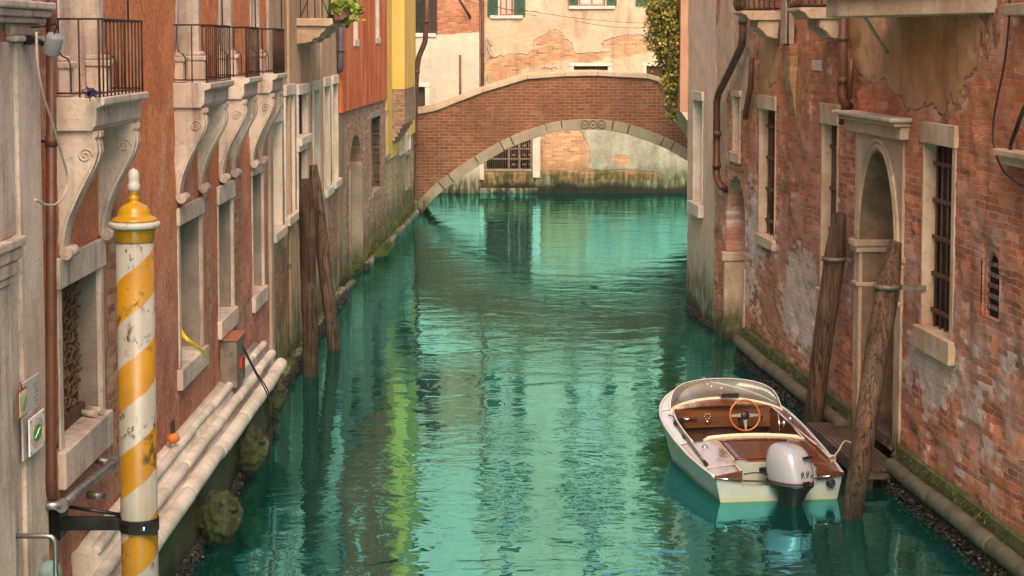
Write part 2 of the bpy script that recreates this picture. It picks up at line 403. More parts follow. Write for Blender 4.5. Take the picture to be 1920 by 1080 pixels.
# ------------------------------------------------------------------ facades
FL1 = Fac((-3.2, 6), (-3.2, 23.9), (1, 0))
FL2 = Fac((-3.3, 23.9), (-3.3, 34.4), (1, 0))
FL3 = Fac((-3.286, 34.4), (-2.9945, 42.73), (1, 0))
FL4 = Fac((-2.9945, 42.73), (-2.722, 50.5), (1, 0))
xr = lambda y: 5.75 - .0794 * y
FR5 = Fac((xr(11), 11), (xr(30.0), 30.0), (-1, 0))
FR6 = Fac((xr(30.0), 30.0), (xr(32.6), 32.6), (-1, 0))
FE = Fac((-1.02, 57.5), (9.5, 57.5), (0, -1), True)
FEL = Fac((-9, 57.3), (-1.02, 57.3), (0, -1), True)

def wallmesh(F, u0, u1, z0, z1, holes, thick, uneven=0):
    """front with rectangular openings, plus top, ends and back so the building has real depth"""
    bm = B()
    us = sorted(set([u0, u1] + [x for h in holes for x in h[:2]])); zs = sorted(set([z0, z1] + [x for h in holes for x in h[2:4]]))
    us = [x for x in us if u0 <= x <= u1]; zs = [x for x in zs if z0 <= x <= z1]
    vc = {}
    def V(u, z, d=0):
        k = (round(u, 4), round(z, 4), d)
        if k not in vc: vc[k] = bm.verts.new(F.P(u, z, d))
        return vc[k]
    if uneven:
        def dense(L, st):
            out = []
            for a, b in zip(L, L[1:]):
                k = max(1, int(math.ceil((b - a) / st))); out += [a + (b - a) * q / k for q in range(k)]
            return out + [L[-1]]
        us = [q for q in dense(us, .07) if F.k == 0 or q > 9 or q == us[0]]; zs = dense(zs, .07)
        def V(u, z, d=0):
            k = (round(u, 4), round(z, 4), d)
            if k not in vc:
                e = uneven * (1.1 * mnoise.noise(Vector((u * .9, z * .9, 3))) + .9 * mnoise.noise(Vector((u * 3.1, z * 4., 7))) + .7 * mnoise.noise(Vector((u * 9, z * 11, 9))))
                if uneven > .02:
                    hl = mnoise.noise(Vector((u * 2.4, z * 3.6, 21))) + .5 * mnoise.noise(Vector((u * 7, z * 9, 5)))
                    e -= .03 * min(1, max(0, (hl - .34) / .12))
                vc[k] = bm.verts.new(F.P(u, z, min(e, .011) if z0 < z < z1 else 0))
            return vc[k]
    for i in range(len(us) - 1):
        for j in range(len(zs) - 1):
            cu = (us[i] + us[i + 1]) / 2; cz = (zs[j] + zs[j + 1]) / 2
            if any(h[0] < cu < h[1] and h[2] < cz < h[3] for h in holes): continue
            bm.faces.new((V(us[i], zs[j]), V(us[i + 1], zs[j]), V(us[i + 1], zs[j + 1]), V(us[i], zs[j + 1]))).smooth = bool(uneven)
    # opening sides (brick thickness) 
    for h in holes:
        a, b, c, e = h[:4]; t = -.45
        for (p, q) in (((a, c), (a, e)), ((a, e), (b, e)), ((b, e), (b, c)), ((b, c), (a, c))):
            bm.faces.new([bm.verts.new(F.P(p[0], p[1], 0)), bm.verts.new(F.P(q[0], q[1], 0)), bm.verts.new(F.P(q[0], q[1], t)), bm.verts.new(F.P(p[0], p[1], t))])
    T = -thick
    P = F.P
    for q in ([P(u0, z1), P(u1, z1), P(u1, z1, T), P(u0, z1, T)], [P(u0, z0), P(u0, z1), P(u0, z1, T), P(u0, z0, T)],
              [P(u1, z0), P(u1, z1), P(u1, z1, T), P(u1, z0, T)], [P(u0, z0, T), P(u1, z0, T), P(u1, z1, T), P(u0, z1, T)]):
        bm.faces.new([bm.verts.new(x) for x in q])
    return bm

class Bld:
    def __init__(s, name, label, F, u0, u1, z1, mat, thick=4., z0=-1.2, uneven=.012):
        s.F = F; s.u0 = u0; s.u1 = u1; s.z0 = z0; s.z1 = z1; s.mat = mat; s.thick = thick; s.uneven = uneven
        c = F.P((u0 + u1) / 2, 0, 0); s.root = thing(name, label, 'building', c); s.holes = []
    def done(s):
        o = mk('wall', wallmesh(s.F, s.u0, s.u1, s.z0, s.z1, s.holes, s.thick, s.uneven), s.mat, s.root)
        bm = B(); fb(bm, s.F, s.u0 - .0, s.u1, s.z1 + .003, s.z1 + .12, -s.thick - .1, .32); fb(bm, s.F, s.u0 + .02, s.u1 - .02, s.z1 - .15, s.z1, .003, .16)
        mk('roof', bm, M['roof'], s.root)
    def window(s, r, fw=.1, depth=.25, lint=.16, sill=.14, sillout=.07, frame='stone', pane='dark', bars=None, name='window', jamb=None, sw=None, proud=.015, hb=4, nb=5, lintw=None, fwn=None, fwf=None, bard=-.12):
        F = s.F; u0, u1, z0, z1 = r
        fn = fw if fwn is None else fwn; ff = fw if fwf is None else fwf
        s.holes.append((u0 - fn, u1 + ff, z0 - sill, z1 + lint))
        bm = B()
        fb(bm, F, u0 - fn, u0, z0, z1, -depth, proud); fb(bm, F, u1, u1 + ff, z0, z1, -depth, proud)
        if lint: fb(bm, F, u0 - fn - .02, u1 + ff + .02, z1, z1 + lint, -depth, proud + .02)
        w_ = mk(name, bm, M[frame], s.root, bevel=.008)
        if sill:
            bm = B(); e = .06 if sw is None else sw
            fb(bm, F, u0 - fn - e, u1 + ff + e, z0 - sill, z0, -depth - .02, sillout)
            mk('sill', bm, M[frame], w_, bevel=.012)
        bm = B(); fb(bm, F, u0 - fn, u1 + ff, z0 - sill, z1 + lint, -depth - .06, -depth - .021)
        mk('pane', bm, M[pane], w_)
        if bars:
            bm = B()
            for i in range(nb):
                u = u0 + (u1 - u0) * (i + .5) / nb
                tube(bm, [F.P(u, z0, bard), F.P(u, z1, bard)], .011, 6)
            for j in range(hb):
                z = z0 + (z1 - z0) * (j + .45) / hb
                fb(bm, F, u0 - .01, u1 + .01, z - .02, z + .02, bard - .018, bard + .018)
            mk('grille', bm, M['bars'], w_)
        return w_
    def arch(s, r, zs, fw=.14, depth=.4, frame='stone_warm', back='dark', proud=.02, name='doorway', point=0., seg=20, intrados=None):
        F = s.F; u0, u1, z0, z1 = r
        s.holes.append((u0 - fw, u1 + fw, z0, z1 + fw))
        bm = B()
        fb(bm, F, u0 - fw, u0, z0, zs, -depth, proud); fb(bm, F, u1, u1 + fw, z0, zs, -depth, proud)
        cu = (u0 + u1) / 2; hw = (u1 - u0) / 2; pts = []
        for i in range(seg + 1):
            a = math.pi * i / seg; x = -math.cos(a); y = math.sin(a)
            y = y * (1 - point) + (1 - abs(x)) ** .8 * point if point else y
            pts.append((cu + hw * x, zs + (z1 - zs) * y))
        top = z1 + fw
        fb(bm, F, u0 - fw, u0, zs, top, -depth, proud); fb(bm, F, u1, u1 + fw, zs, top, -depth, proud)
        for i in range(seg):
            (a, b), (c, d) = pts[i], pts[i + 1]
            hexa(bm, [F.P(a, b, -depth), F.P(c, d, -depth), F.P(c, top, -depth), F.P(a, top, -depth), F.P(a, b, proud), F.P(c, d, proud), F.P(c, top, proud), F.P(a, top, proud)])
            bm.faces.ensure_lookup_table(); bm.faces[-4].material_index = 1
        w_ = mk(name, bm, [M[frame], intrados or M[frame]], s.root)
        bm = B(); fb(bm, F, u0 - fw, u1 + fw, z0, top, -depth - .06, -depth - .003); mk('door_panel', bm, M[back], w_)
        return w_, pts

M['roof'] = simple_mat('roof_tiles', (.26, .12, .07), (.2, .09, .06), .8, scale=3)

# =============================== 1. near left stucco house with the stone balconies
m1 = wall_mat('terracotta_stucco', 1, (.46, .21, .12), (.34, .13, .08), (.42, .33, .24),
              plaster=((.82, .30, .12), (.68, .21, .08), (.80, .42, .24)), cover=(.86, [(14.65, 2.3, .6, 1.3, -1.0), (14.4, .9, .5, .5, -.4), (20.9, 2.6, .7, 1.6, -.85), (16.9, 1.1, .5, .7, -.35), (21.6, 1.3, .8, .6, -.5), (19.0, 2.2, .3, 1.5, -.4), (13.2, .7, 1.4, .45, -.7)], 1.6, 1.3),
              zgrad=(2.0, 4.2, (.66, .29, .20), (.46, .17, .12)), dampz=.15, dsoft=.3, stains=.14, plrough=2.6, grain=.6, wear=.35, relief=.035)
A = Bld('stucco_building', 'terracotta stucco palace front with four stone balconies at the left edge', FL1, -10, 23.88, 9.2, m1)
F = FL1
W1 = F.win(112, 540, 845, 188); W2 = F.win(335, 422, 693, 378); W3 = F.win(408, 384, 603, 436); W4 = F.win(472, 330, 557, 493)
def reveal(bld, r, **k):
    w_ = bld.window(r, depth=.3, **k); F_ = bld.F
    bm = B(); fb(bm, F_, r[1] - .006, r[1] - .001, r[2] + .001, r[3] - .001, -.29, -.02); mk('reveal', bm, M['reveal'], w_); return w_
w1 = reveal(A, W1, fwn=.1, fwf=.1, lint=.22, sill=.27, sillout=.06, frame='stone', pane='dark')
w2 = reveal(A, W2, fwn=.1, fwf=.06, lint=.17, sill=.2, sillout=.05, frame='stone', pane='dark')
w3 = reveal(A, W3, fwn=.06, fwf=.06, lint=.2, sill=.2, sillout=.05, frame='stone', pane='dark')
w4 = reveal(A, W4, fwn=.06, fwf=.06, lint=.18, sill=.2, sillout=.05, frame='stone', pane='dark')
# rusted chain-link lattice in the first window
bm = B(); u0, u1, z0, z1 = W1
for i in range(9):
    u = u0 + (u1 - u0) * (i + .5) / 9
    tube(bm, [F.P(u + .02 * math.sin(k * 1.9 + i), z0 + .02 + (z1 - z0 - .02) * k / 30, -.17 + .018 * math.sin(k * 2.3 + i * 2)) for k in range(31)], .013 + .004 * (i % 2), 6)
for j in range(14):
    z = z0 + (z1 - z0) * (j + .5) / 14
    tube(bm, [F.P(u0 + (u1 - u0) * k / 16, z + .02 * math.sin(k * 1.3 + j), -.16 + .02 * math.cos(k * 1.7 + j)) for k in range(17)], .008, 5)
mk('grille', bm, simple_mat('rusted_chain', (.16, .085, .05), (.07, .035, .022), .85, scale=30), w1)
bm = B(); fb(bm, F, u0 + .02, u1 - .02, z0, z0 + .1, -.2, -.12); mk('wooden_board', bm, M['lintel_wood'], w1)
bm = B(); tube(bm, [F.P(u1 - .02, z0 + .035, -.1), F.P(u1 - .08, z0 + .035, .03)], .03, 10); tube(bm, [F.P(u1 - .1, z0 + .03, -.14), F.P(u1 - .18, z0 + .03, .0)], .026, 10)
mk('pipe_stub', bm, M['palewire'], w1)
# balcony doors behind the railings
BAL = [(12.72, 14.2), (17.2, 18.62), (19.75, 20.75), (22.1, 23.05)]
ZS = 4.41
for i, (a, b) in enumerate(BAL):
    wd = A.window((a + .24, b - .14, ZS + .002, 6.9), fw=.14, depth=.32, lint=.2, sill=0, frame='stone', pane='glass_dark', name='balcony_door')
    for (x0, x1) in ((a + .1, a + .24), (b - .14, b - .0)):
        bm = B(); fb(bm, F, x0 - .02, x1 + .02, ZS + .003, ZS + .2, -.1, .075); fb(bm, F, x0 - .035, x1 + .035, ZS + .2, ZS + .25, -.1, .095)
        fb(bm, F, x0 - .01, x1 + .01, ZS + .25, ZS + .29, -.1, .06)
        mk('door_base', bm, M['stone'], wd, bevel=.012)
# balconies
def corbel_profile(w, zt, zb):
    H_ = zt - zb; pr = [(-.05, zt), (w + .02, zt), (w + .02, zt - .035), (w, zt - .05)]
    cs = [(.1, 1.05), (.17, 1.07), (.25, 1.0), (.33, .88), (.42, .72), (.52, .55), (.62, .40), (.72, .27), (.82, .18), (.92, .13), (1., .12)]
    for t, k in cs: pr.append((w * k, zt - H_ * t))
    pr.append((-.05, zb)); return pr
for i, (a, b) in enumerate(BAL):
    wpro = .32; zt = ZS
    bm = B(); e = .035
    fprism(bm, F, [(-.05, zt), (wpro + .03, zt), (wpro + .03, zt - .05), (wpro, zt - .065), (wpro - .03, zt - .075), (wpro - .035, zt - .2), (wpro - .055, zt - .215), (wpro - .06, zt - .235), (-.05, zt - .235)], a - e, b + e)
    slab = mk('balcony', bm, M['stone'], A.root, bevel=.008)
    zc = zt - .237
    for (c0, c1) in ((a, a + .2), (b - .2, b)):
        bm = B()
        fprism(bm, F, corbel_profile(.27, zc, 3.3), c0, c1)
        fprism(bm, F, corbel_profile(.282, zc - .003, 3.32), c0 + .055, c1 - .055)
        # bottom scroll roll and top side volutes
        tube(bm, [F.P(c0 - .02, 3.31, .055), F.P(c1 + .02, 3.31, .055)], .045, 14)
        tube(bm, [F.P(c0 - .028, 3.31, .055), F.P(c1 + .028, 3.31, .055)], .02, 10)
        for s_, uu in ((-1, c0), (1, c1)):
            pts = [F.P(uu + s_ * .004, zc - .17 + (.055 - .0024 * k) * math.sin(k * .55), .2 + (.055 - .0024 * k) * math.cos(k * .55)) for k in range(21)]
            tube(bm, pts, .008, 6)
            tube(bm, [F.P(uu + s_ * .003, zc - (zc - 3.3) * t, .27 * k - .02) for t, k in ((.26, .98), (.42, .70), (.62, .38), (.82, .17), (.95, .12))], .007, 6)
        mk('corbel', bm, M['stone'], slab, bevel=.006)
    # iron railing
    bm = B(); zr = zt + .55; q = wpro - .01; r_ = .0065
    def bar(p0, p1, r=.0075): tube(bm, [p0, p1], r, 6)
    bar(F.P(a, zr, 0), F.P(a, zr, q), .009); bar(F.P(a, zr, q), F.P(b, zr, q), .009); bar(F.P(b, zr, q), F.P(b, zr, 0), .009)
    bar(F.P(a, zt + .03, 0), F.P(a, zt + .03, q)); bar(F.P(a, zt + .03, q), F.P(b, zt + .03, q)); bar(F.P(b, zt + .03, q), F.P(b, zt + .03, 0))
    n = 12 if i < 2 else 10
    for k in range(n + 1):
        u = a + (b - a) * k / n; bar(F.P(u, zt + .002, q), F.P(u, zr, q), r_ if 0 < k < n else .009)
    for uu in (a, b):
        bar(F.P(uu, zt + .002, q * .55), F.P(uu, zr, q * .55), r_)
        tube(bm, spline([F.P(uu, zr, .03), F.P(uu, zt + .32, .035), F.P(uu, zt + .27, .09), F.P(uu, zt + .2, .11), F.P(uu, zt + .03, .11)], 4), r_, 6)
    mk('railing', bm, M['iron'], slab)
    if i in (0, 1, 2):
        pass
# iron rods hanging from above onto the rails
for (a, b) in BAL[:4]:
    bm = B(); tube(bm, [F.P((a + b) / 2 + .25, ZS + .55, .31), F.P((a + b) / 2 + .25, 6.6, .31)], .007, 6); mk('support_rod', bm, M['iron'], A.root)
# corner pilasters at the near end
bm = B()
fb(bm, F, 6.2, 11.2, -.5, 3.3, .003, .08); fb(bm, F, 6.2, 11.24, 3.3, 3.35, .003, .095); fb(bm, F, 6.2, 11.3, 3.35, 3.44, .003, .105); fb(bm, F, 6.2, 11.36, 3.44, 3.52, .003, .115); fb(bm, F, 6.2, 11.42, 3.52, 3.58, .003, .13)
fb(bm, F, 6.2, 11.3, 3.58, 4.8, .003, .075)
mk('pilaster', bm, M['stone'], A.root, bevel=.012)
bm = B()
fb(bm, F, 11.55, 12.1, -.5, 4.8, .003, .055); fb(bm, F, 11.3, 11.55, -.5, 4.8, .003, .03)
fb(bm, F, 11.45, 12.14, 4.8, 4.84, .003, .085); fb(bm, F, 11.45, 12.1, 4.84, 4.92, .003, .06); fb(bm, F, 6.2, 12.13, 4.92, 4.96, .003, .10); fb(bm, F, 6.2, 12.16, 4.96, 5.01, .003, .125); fb(bm, F, 6.2, 12.2, 5.01, 5.06, .003, .15)
fb(bm, F, 6.2, 12.1, 5.06, 7.5, .003, .08)
mk('pilaster', bm, M['stone'], A.root, bevel=.012)
# moulded stone base course: a stepped plinth with three rolls
def roll(bm, F, d, z, r, u0, u1, seg=12, n=14, j=.012):
    rs = random.Random(int(z * 1000 + u0 * 10)); u = u0
    while u < u1 - .2:      # separate stones with open joints
        e = min(u + rs.uniform(.9, 1.9), u1)
        if u1 - e < .5: e = u1
        dd = rs.uniform(-.008, .008); dz = rs.uniform(-.008, .008); rr = r * rs.uniform(.94, 1.04); k_ = 8; P_ = []; R_ = []
        for k in range(k_ + 1):
            uu = u + .008 + (e - u - .016) * k / k_
            P_.append(F.P(uu, z + dz + j * mnoise.noise(Vector((uu * .5, z * 7, 1))), d + dd + j * mnoise.noise(Vector((uu * .45, z * 5, 3)))))
            R_.append(rr * (.86 if k in (0, k_) else 1 + .05 * mnoise.noise(Vector((uu * 3, z, 5)))))
        P_.insert(1, P_[0].lerp(P_[1], .12)); R_.insert(1, rr); P_.insert(-1, P_[-1].lerp(P_[-2], .12)); R_.insert(-1, rr)
        tube(bm, P_, R_, seg); u = e
bm = B(); fb(bm, F, 6.3, 22.3, -1.1, .72, .003, .24); mk('plinth', bm, stone_mat('dark_wet_plinth', (.10, .075, .05), (.05, .045, .03), (.02, .02, .012), dz=.45), A.root)
bm = B()
fprism(bm, F, [(0.003, .72), (.24, .72), (.24, .78), (.16, .9), (.12, 1.02), (.003, 1.1)], 12.9, 22.28)
roll(bm, F, .30, .76, .078, 12.9, 22.6, 16, 30); roll(bm, F, .19, .91, .055, 12.7, 22.5, 14, 30); roll(bm, F, .10, 1.04, .045, 13.2, 22.4, 12, 30, .02)
fprism(bm, F, [(0.003, .72), (.2, .72), (.24, .76), (.12, 1.0), (.003, 1.1)], 6.3, 12.4)
roll(bm, F, .22, .80, .07, 6.4, 12.75, 14, 12)
mk('moulding', bm, M['stone_low'], A.root, smooth=True)
# carved lion heads under the moulding
def head(px, py, X, w_, h_):
    Y = (X - 0) / ray(px, py).x * ray(px, py).y; c = at(px, py, Y)
    bm = B()
    def fn(p):
        k = 1.0
        k += .045 * math.sin(p.z * 16 + 3 * mnoise.noise(p * 2.5)) * max(0, p.z + .25) + .05 * mnoise.noise(p * 6) + .018 * mnoise.noise(p * 16)      # mane curls
        k += .22 * max(0, 1 - (abs(p.y + .35) / .3)) * max(0, p.x) * max(0, 1 - abs(p.z) * 1.6)  # muzzle
        k -= .16 * max(0, 1 - math.hypot((p.z - .22) / .18, (abs(p.y) - .35) / .18)) * (p.x > 0)
        return k
    blobmesh(bm, c - Vector((0, 0, .04)), w_ * .56, w_ * .52, h_ * .54, .2, 3.0, 5, seed=px * .1, fn=fn)
    for s_ in (-1, 1):      # ears
        blobmesh(bm, c + Vector((.06, s_ * w_ * .36, h_ * .30)), .04, .035, .045, .1, 4, 2)
    for s_ in (-1, 1):      # brow ridges and cheeks
        blobmesh(bm, c + Vector((w_ * .42, s_ * w_ * .22, h_ * .14)), .05, .06, .028, .1, 4, 2)
        blobmesh(bm, c + Vector((w_ * .40, s_ * w_ * .13, -h_ * .18)), .075, .06, .06, .1, 4, 2)
    blobmesh(bm, c + Vector((w_ * .50, 0, 0)), .06, .035, .09, .1, 4, 2)
    box(bm, -3.0, c.x - w_ * .2, c.y - w_ * .3, c.y + w_ * .3, c.z - h_ * .25, c.z + h_ * .3)
    mk('lion_head', bm, M['moss'], A.root)
head(412, 962, -2.76, .33, .46); head(468, 835, -2.84, .31, .46); head(508, 738, -2.92, .29, .44)
# rendered strip at the far corner
bm = B(); fb(bm, F, 23.62, 23.88, .3, 7.0, .003, .05); mk('corner_strip', bm, M['jamb'], A.root, bevel=.01)
A.done()

# =============================== 2. tan house with white framed windows
m2 = wall_mat('tan_stucco', 1, (.42, .17, .10), (.30, .12, .08), (.36, .29, .21),
              plaster=((.52, .36, .23), (.45, .30, .19), (.38, .24, .15)), cover=(.85, [(25.6, 1.3, 1.4, .75, -.85), (33.4, 1.5, 1.3, 2.0, -.6), (29, 1.0, 1.5, .4, -.5)], .9, 1.4), dampz=.45, dsoft=.7, stains=.4)
T = Bld('tan_building', 'tan rendered house with narrow white framed windows behind the left mooring piles', FL2, 23.9, 34.39, 9.0, m2)
F = FL2
for (xn, yt, yb, xf, fr) in ((507, 232, 438, 525, 0), (533, 180, 408, 549, 0), (557, 178, 258, 574, 0), (557, 285, 395, 573, 0), (586, 170, 372, 597, 0), (606, 163, 357, 616, 0), (622, 158, 341, 631, 0)):
    T.window(F.win(xn, yt, yb, xf), fw=.09, depth=.16 if xn in (507, 533) else .07, lint=.16, sill=.13, sillout=.09, frame='white_frame', pane='jamb' if xn in (507, 533) else 'glass_dark', proud=.03)
for (px, yy) in ((540, 300), (578, 300), (601, 250)):
    u, _ = F.uz(px, yy); bm = B(); fb(bm, F, u - .05, u + .12, .3, 7.5, .003, .04); mk('lesene', bm, m2, T.root)
u0, _ = F.uz(556, 40); zt = 5.16
bm = B(); fprism(bm, F, [(-.05, zt), (.55, zt), (.55, zt - .09), (.5, zt - .12), (-.05, zt - .12)], u0, u0 + 2.3)
bal = mk('balcony', bm, M['stone_warm'], T.root, bevel=.01)
for c in (u0 + .05, u0 + .8, u0 + 1.6):
    bm = B(); fprism(bm, F, [(-.05, zt - .123), (.42, zt - .123), (.43, zt - .19), (.36, zt - .24), (.34, zt - .29), (.25, zt - .31), (.22, zt - .36), (.1, zt - .38), (-.05, zt - .4)], c, c + .2); mk('corbel', bm, M['stone_warm'], bal, bevel=.008)
bm = B()
for k in range(5): tube(bm, [F.P(u0 + .02, zt + .0, .06 + .11 * k), F.P(u0 + .02, zt + .6, .06 + .11 * k)], .01, 6)
for k in range(16): tube(bm, [F.P(u0 + .02 + .15 * k, zt, .52), F.P(u0 + .02 + .15 * k, zt + .6, .52)], .01, 6)
tube(bm, [F.P(u0 + .02, zt + .6, 0), F.P(u0 + .02, zt + .6, .52), F.P(u0 + 2.28, zt + .6, .52)], .014, 6)
tube(bm, [F.P(u0 + .02, zt + .02, .06), F.P(u0 + .02, zt + .55, .3)], .01, 6); tube(bm, [F.P(u0 + .02, zt + .02, .5), F.P(u0 + .02, zt + .55, .3)], .01, 6)
mk('railing', bm, simple_mat('green_iron', (.05, .06, .04)), bal)
bm = B(); fb(bm, F, 23.92, 34.37, -1.1, .14, .003, .12); mk('plinth', bm, M['stone_low'], T.root, bevel=.02)
T.done()
pot = thing('planter', 'trough of leafy geraniums hung on the balcony rail of the tan house', 'planter', F.P(u0 + .5, zt + .1, .68))
bm = B(); fprism(bm, F, [(.55, zt + .12), (.58, zt - .03), (.76, zt - .03), (.8, zt + .12)], u0 + .05, u0 + 1.6); mk('trough', bm, simple_mat('terracotta_trough', (.16, .07, .05)), pot, bevel=.01)
leafm = simple_mat('geranium_leaf', (.22, .27, .035), (.12, .19, .03), .6, scale=4, spec=.3)
bm = B()
for i in range(420):
    c = F.P(u0 + random.uniform(0, 1.6), zt + random.gauss(.2, .09) - .03, .7 + random.gauss(0, .1)); s_ = random.uniform(.03, .06)
    n_ = Vector((random.gauss(0, 1), random.gauss(-.3, 1), random.gauss(.6, 1))).normalized(); x = n_.orthogonal().normalized(); y = n_.cross(x)
    bm.faces.new([bm.verts.new(c + (x * math.cos(k * 1.047) + y * math.sin(k * 1.047)) * s_) for k in range(6)])
mk('foliage', bm, leafm, pot)

# =============================== 3. red house
m3 = wall_mat('old_brick_left', 1, (.48, .24, .15), (.34, .17, .11), (.46, .37, .27),
              plaster=((.33, .25, .17), (.27, .19, .12), (.3, .2, .12)), cover=(.28, [(34.6, 2.0, .9, 2.6, .5)], 1.0, 1.5), dampz=.5, dsoft=.8, rough_br=.02)
C = Bld('red_building', 'house with orange red stucco above bare brick and an arched water door', FL3, 34.4, 42.72, 9.0, m3)
F = FL3
g = G('orange_red_stucco'); p = g.pos()
c = g.mix(g.th(g.noise(p, 1.1, 6, .6), .35, .65), (.52, .095, .022), (.44, .07, .018))
c = g.mix(g.th(g.noise(g.vmul(p, (1.2, 1.2, .3)), 1.5, 7, .65), .42, .62, 0, .7), c, (.66, .24, .10)); c = g.mix(g.th(g.noise(p, 2.6, 7, .7), .5, .7, 0, .5), c, (.34, .05, .015))
M['redst'] = g.fin(c, .85, g.bump(g.noise(p, 30, 5, .7), .006))
zb = 3.46
rw = [F.win(657, -60, 74, 665), F.win(699, -60, 70, 706)]
hs = [(a - .0, b + .0, c_, d_) for a, b, c_, d_ in rw]
sh = (hs[0][0] - .12, hs[0][1] + .12, hs[0][2] - .2, hs[0][3] + .1)
bm = B(); us = [34.42, hs[0][0] - .06, hs[0][1] + .06, hs[1][0] - .06, hs[1][1] + .06, 42.7]
for k in (0, 2, 4): fb(bm, F, us[k], us[k + 1], zb, 8.95, .003, .06)
for k, h in zip((1, 3), hs):
    fb(bm, F, us[k], us[k + 1], zb, h[2] - .14, .003, .06); fb(bm, F, us[k], us[k + 1], h[3] + .1, 8.95, .003, .06)
mk('stucco', bm, M['redst'], C.root)
for h in rw: C.window(h, fw=.06, depth=.22, lint=.1, sill=.14, sillout=.09, frame='white_frame', pane='dark', sw=.0, proud=.055)
dw = F.win(656, 257, 503, 678); _, zsp = F.uz(656, 319)
dd, pts = C.arch((dw[0], dw[1], -.3, dw[3]), zsp, fw=.16, depth=.35, frame='stone_bridge', back='dark', proud=-.002)
dd.data.materials[0] = m3; dd.data.materials[1] = m3
bm = B(); fb(bm, F, dw[0] - .15, dw[0] + .015, -.6, zsp, -.33, .025); mk('jamb', bm, M['stone_bridge'], dd, bevel=.01); bm = B(); fb(bm, F, dw[1] - .015, dw[1] + .15, -.6, zsp, -.33, .025); mk('jamb', bm, M['stone_bridge'], dd, bevel=.01)
bm = B(); fb(bm, F, dw[0], dw[1], -.3, .75, -.34, -.2); mk('weed_clump', bm, M['moss'], dd, bevel=.05)
C.window(F.win(696, 222, 362, 712), fw=.0, depth=.25, lint=.14, sill=.14, sillout=.04, frame='stone_bridge', pane='dark', sw=0)
bm = B(); fb(bm, F, 34.42, dw[0] - .2, -1.1, .1, .003, .14); mk('plinth', bm, M['stone_low'], C.root, bevel=.03); bm = B(); fb(bm, F, dw[1] + .2, 42.7, -1.1, .12, .003, .12); mk('plinth', bm, M['stone_low'], C.root, bevel=.03)
C.done()

# =============================== 4. yellow house
m4 = wall_mat('old_brick_yellowish', 1, (.48, .33, .18), (.38, .24, .13), (.48, .42, .28), plaster=((.36, .30, .18), (.3, .26, .14)), cover=(.32, [], .9, 1.4), dampz=.55, dsoft=.8, rough_br=.02)
D = Bld('yellow_building', 'yellow stuccoed house with a chimney breast just before the bridge', FL4, 42.73, 50.5, 9.0, m4)
F = FL4
g = G('yellow_stucco'); p = g.pos()
c = g.mix(g.th(g.noise(p, 1.1, 6, .6), .35, .65), (.74, .47, .10), (.66, .40, .08))
c = g.mix(g.th(g.noise(g.vmul(p, (1.2, 1.2, .3)), 1.5, 7, .65), .42, .62, 0, .7), c, (.58, .40, .16)); c = g.mix(g.th(g.noise(p, 2.6, 7, .7), .5, .7, 0, .45), c, (.50, .30, .05))
M['yelst'] = g.fin(c, .85, g.bump(g.noise(p, 30, 5, .7), .006))
_, zy = F.uz(724, 300)
bm = B(); fb(bm, F, 42.76, 45.2, zy, 8.95, .003, .05); fb(bm, F, 45.203, 46.3, zy + .12, 8.95, .003, .05); fb(bm, F, 46.303, 50.48, zy + .3, 8.95, .003, .05)
mk('stucco', bm, M['yelst'], D.root)
ca, cb = 43.9, 46.6
_, zc0 = F.uz(740, 165)
bm = B(); fb(bm, F, ca, cb, zc0, 8.9, .053, .36); mk('chimney_breast', bm, M['yelst'], D.root, bevel=.01)
bm = B()
fb(bm, F, ca, cb, zc0 - .85, zc0 - .003, .053, .36)
for k in range(5): fb(bm, F, ca + .0, cb - .05 * k, zc0 - .85 - .1 * (k + 1), zc0 - .853 - .1 * k, .053, .36 - .06 * (k + 1))
mk('chimney_corbel', bm, wall_mat('bare_corbel_brick', 0, (.40, .19, .11), (.28, .13, .08), (.35, .28, .2), plaster=((.38, .28, .2), (.33, .24, .16)), cover=(.45, [], 1.2, 2)), D.root)
D.window(F.win(748, 245, 287, 757), fw=.06, depth=.12, lint=.05, sill=.06, frame='white_frame', pane='white_frame', proud=.07)
D.window(F.win(760, 236, 284, 766), fw=.06, depth=.14, lint=.12, sill=.0, frame='white_frame', pane='glass_dark', proud=.06)
D.window(F.win(760, 292, 350, 766), fw=.1, depth=.2, lint=.05, sill=.1, frame='stone_bridge', pane='jamb', proud=.03)
D.window(F.win(722, 215, 290, 726), fw=.05, depth=.2, lint=.1, sill=.08, frame='stone_bridge', pane='dark', proud=.03)
bm = B(); fb(bm, F, 42.76, 50.4, -1.1, .12, .003, .14); mk('plinth', bm, M['stone_low'], D.root, bevel=.03)
D.done()

# =============================== 5. end building across the far canal
p9 = lambda px, py, F_=FE: F_.uz(px, py)
def eb(px, py, rx, ry, amp, F_=FE):
    u, z = F_.uz(px, py); return (u, z, rx / 59., ry / 59., amp)
m5 = wall_mat('peeling_end_wall', 0, (.58, .29, .14), (.48, .24, .12), (.60, .47, .33),
              plaster=((.60, .46, .34), (.54, .39, .27), (.56, .37, .19)), zgrad=(1.7, 2.7, (.42, .41, .32), (.30, .31, .25)),
              cover=(.86, [eb(1035, 90, 48, 34, -.8), eb(1040, 60, 18, 20, -.45), eb(1175, 88, 62, 28, -.75), eb(1110, 108, 60, 14, -.5), eb(940, 130, 50, 38, -.7), eb(985, 112, 45, 20, -.6), eb(1050, 128, 75, 20, -.35),
                             eb(1058, 290, 62, 70, -1.1), eb(1150, 330, 120, 16, -.8), eb(1165, 300, 22, 12, -.7), eb(950, 335, 60, 26, -1.2), eb(870, 330, 50, 60, -1.0)], 1.25, 1.3), dampz=.55, dsoft=.4, stains=.45, grain=.4, wear=.5, rough_br=.015)
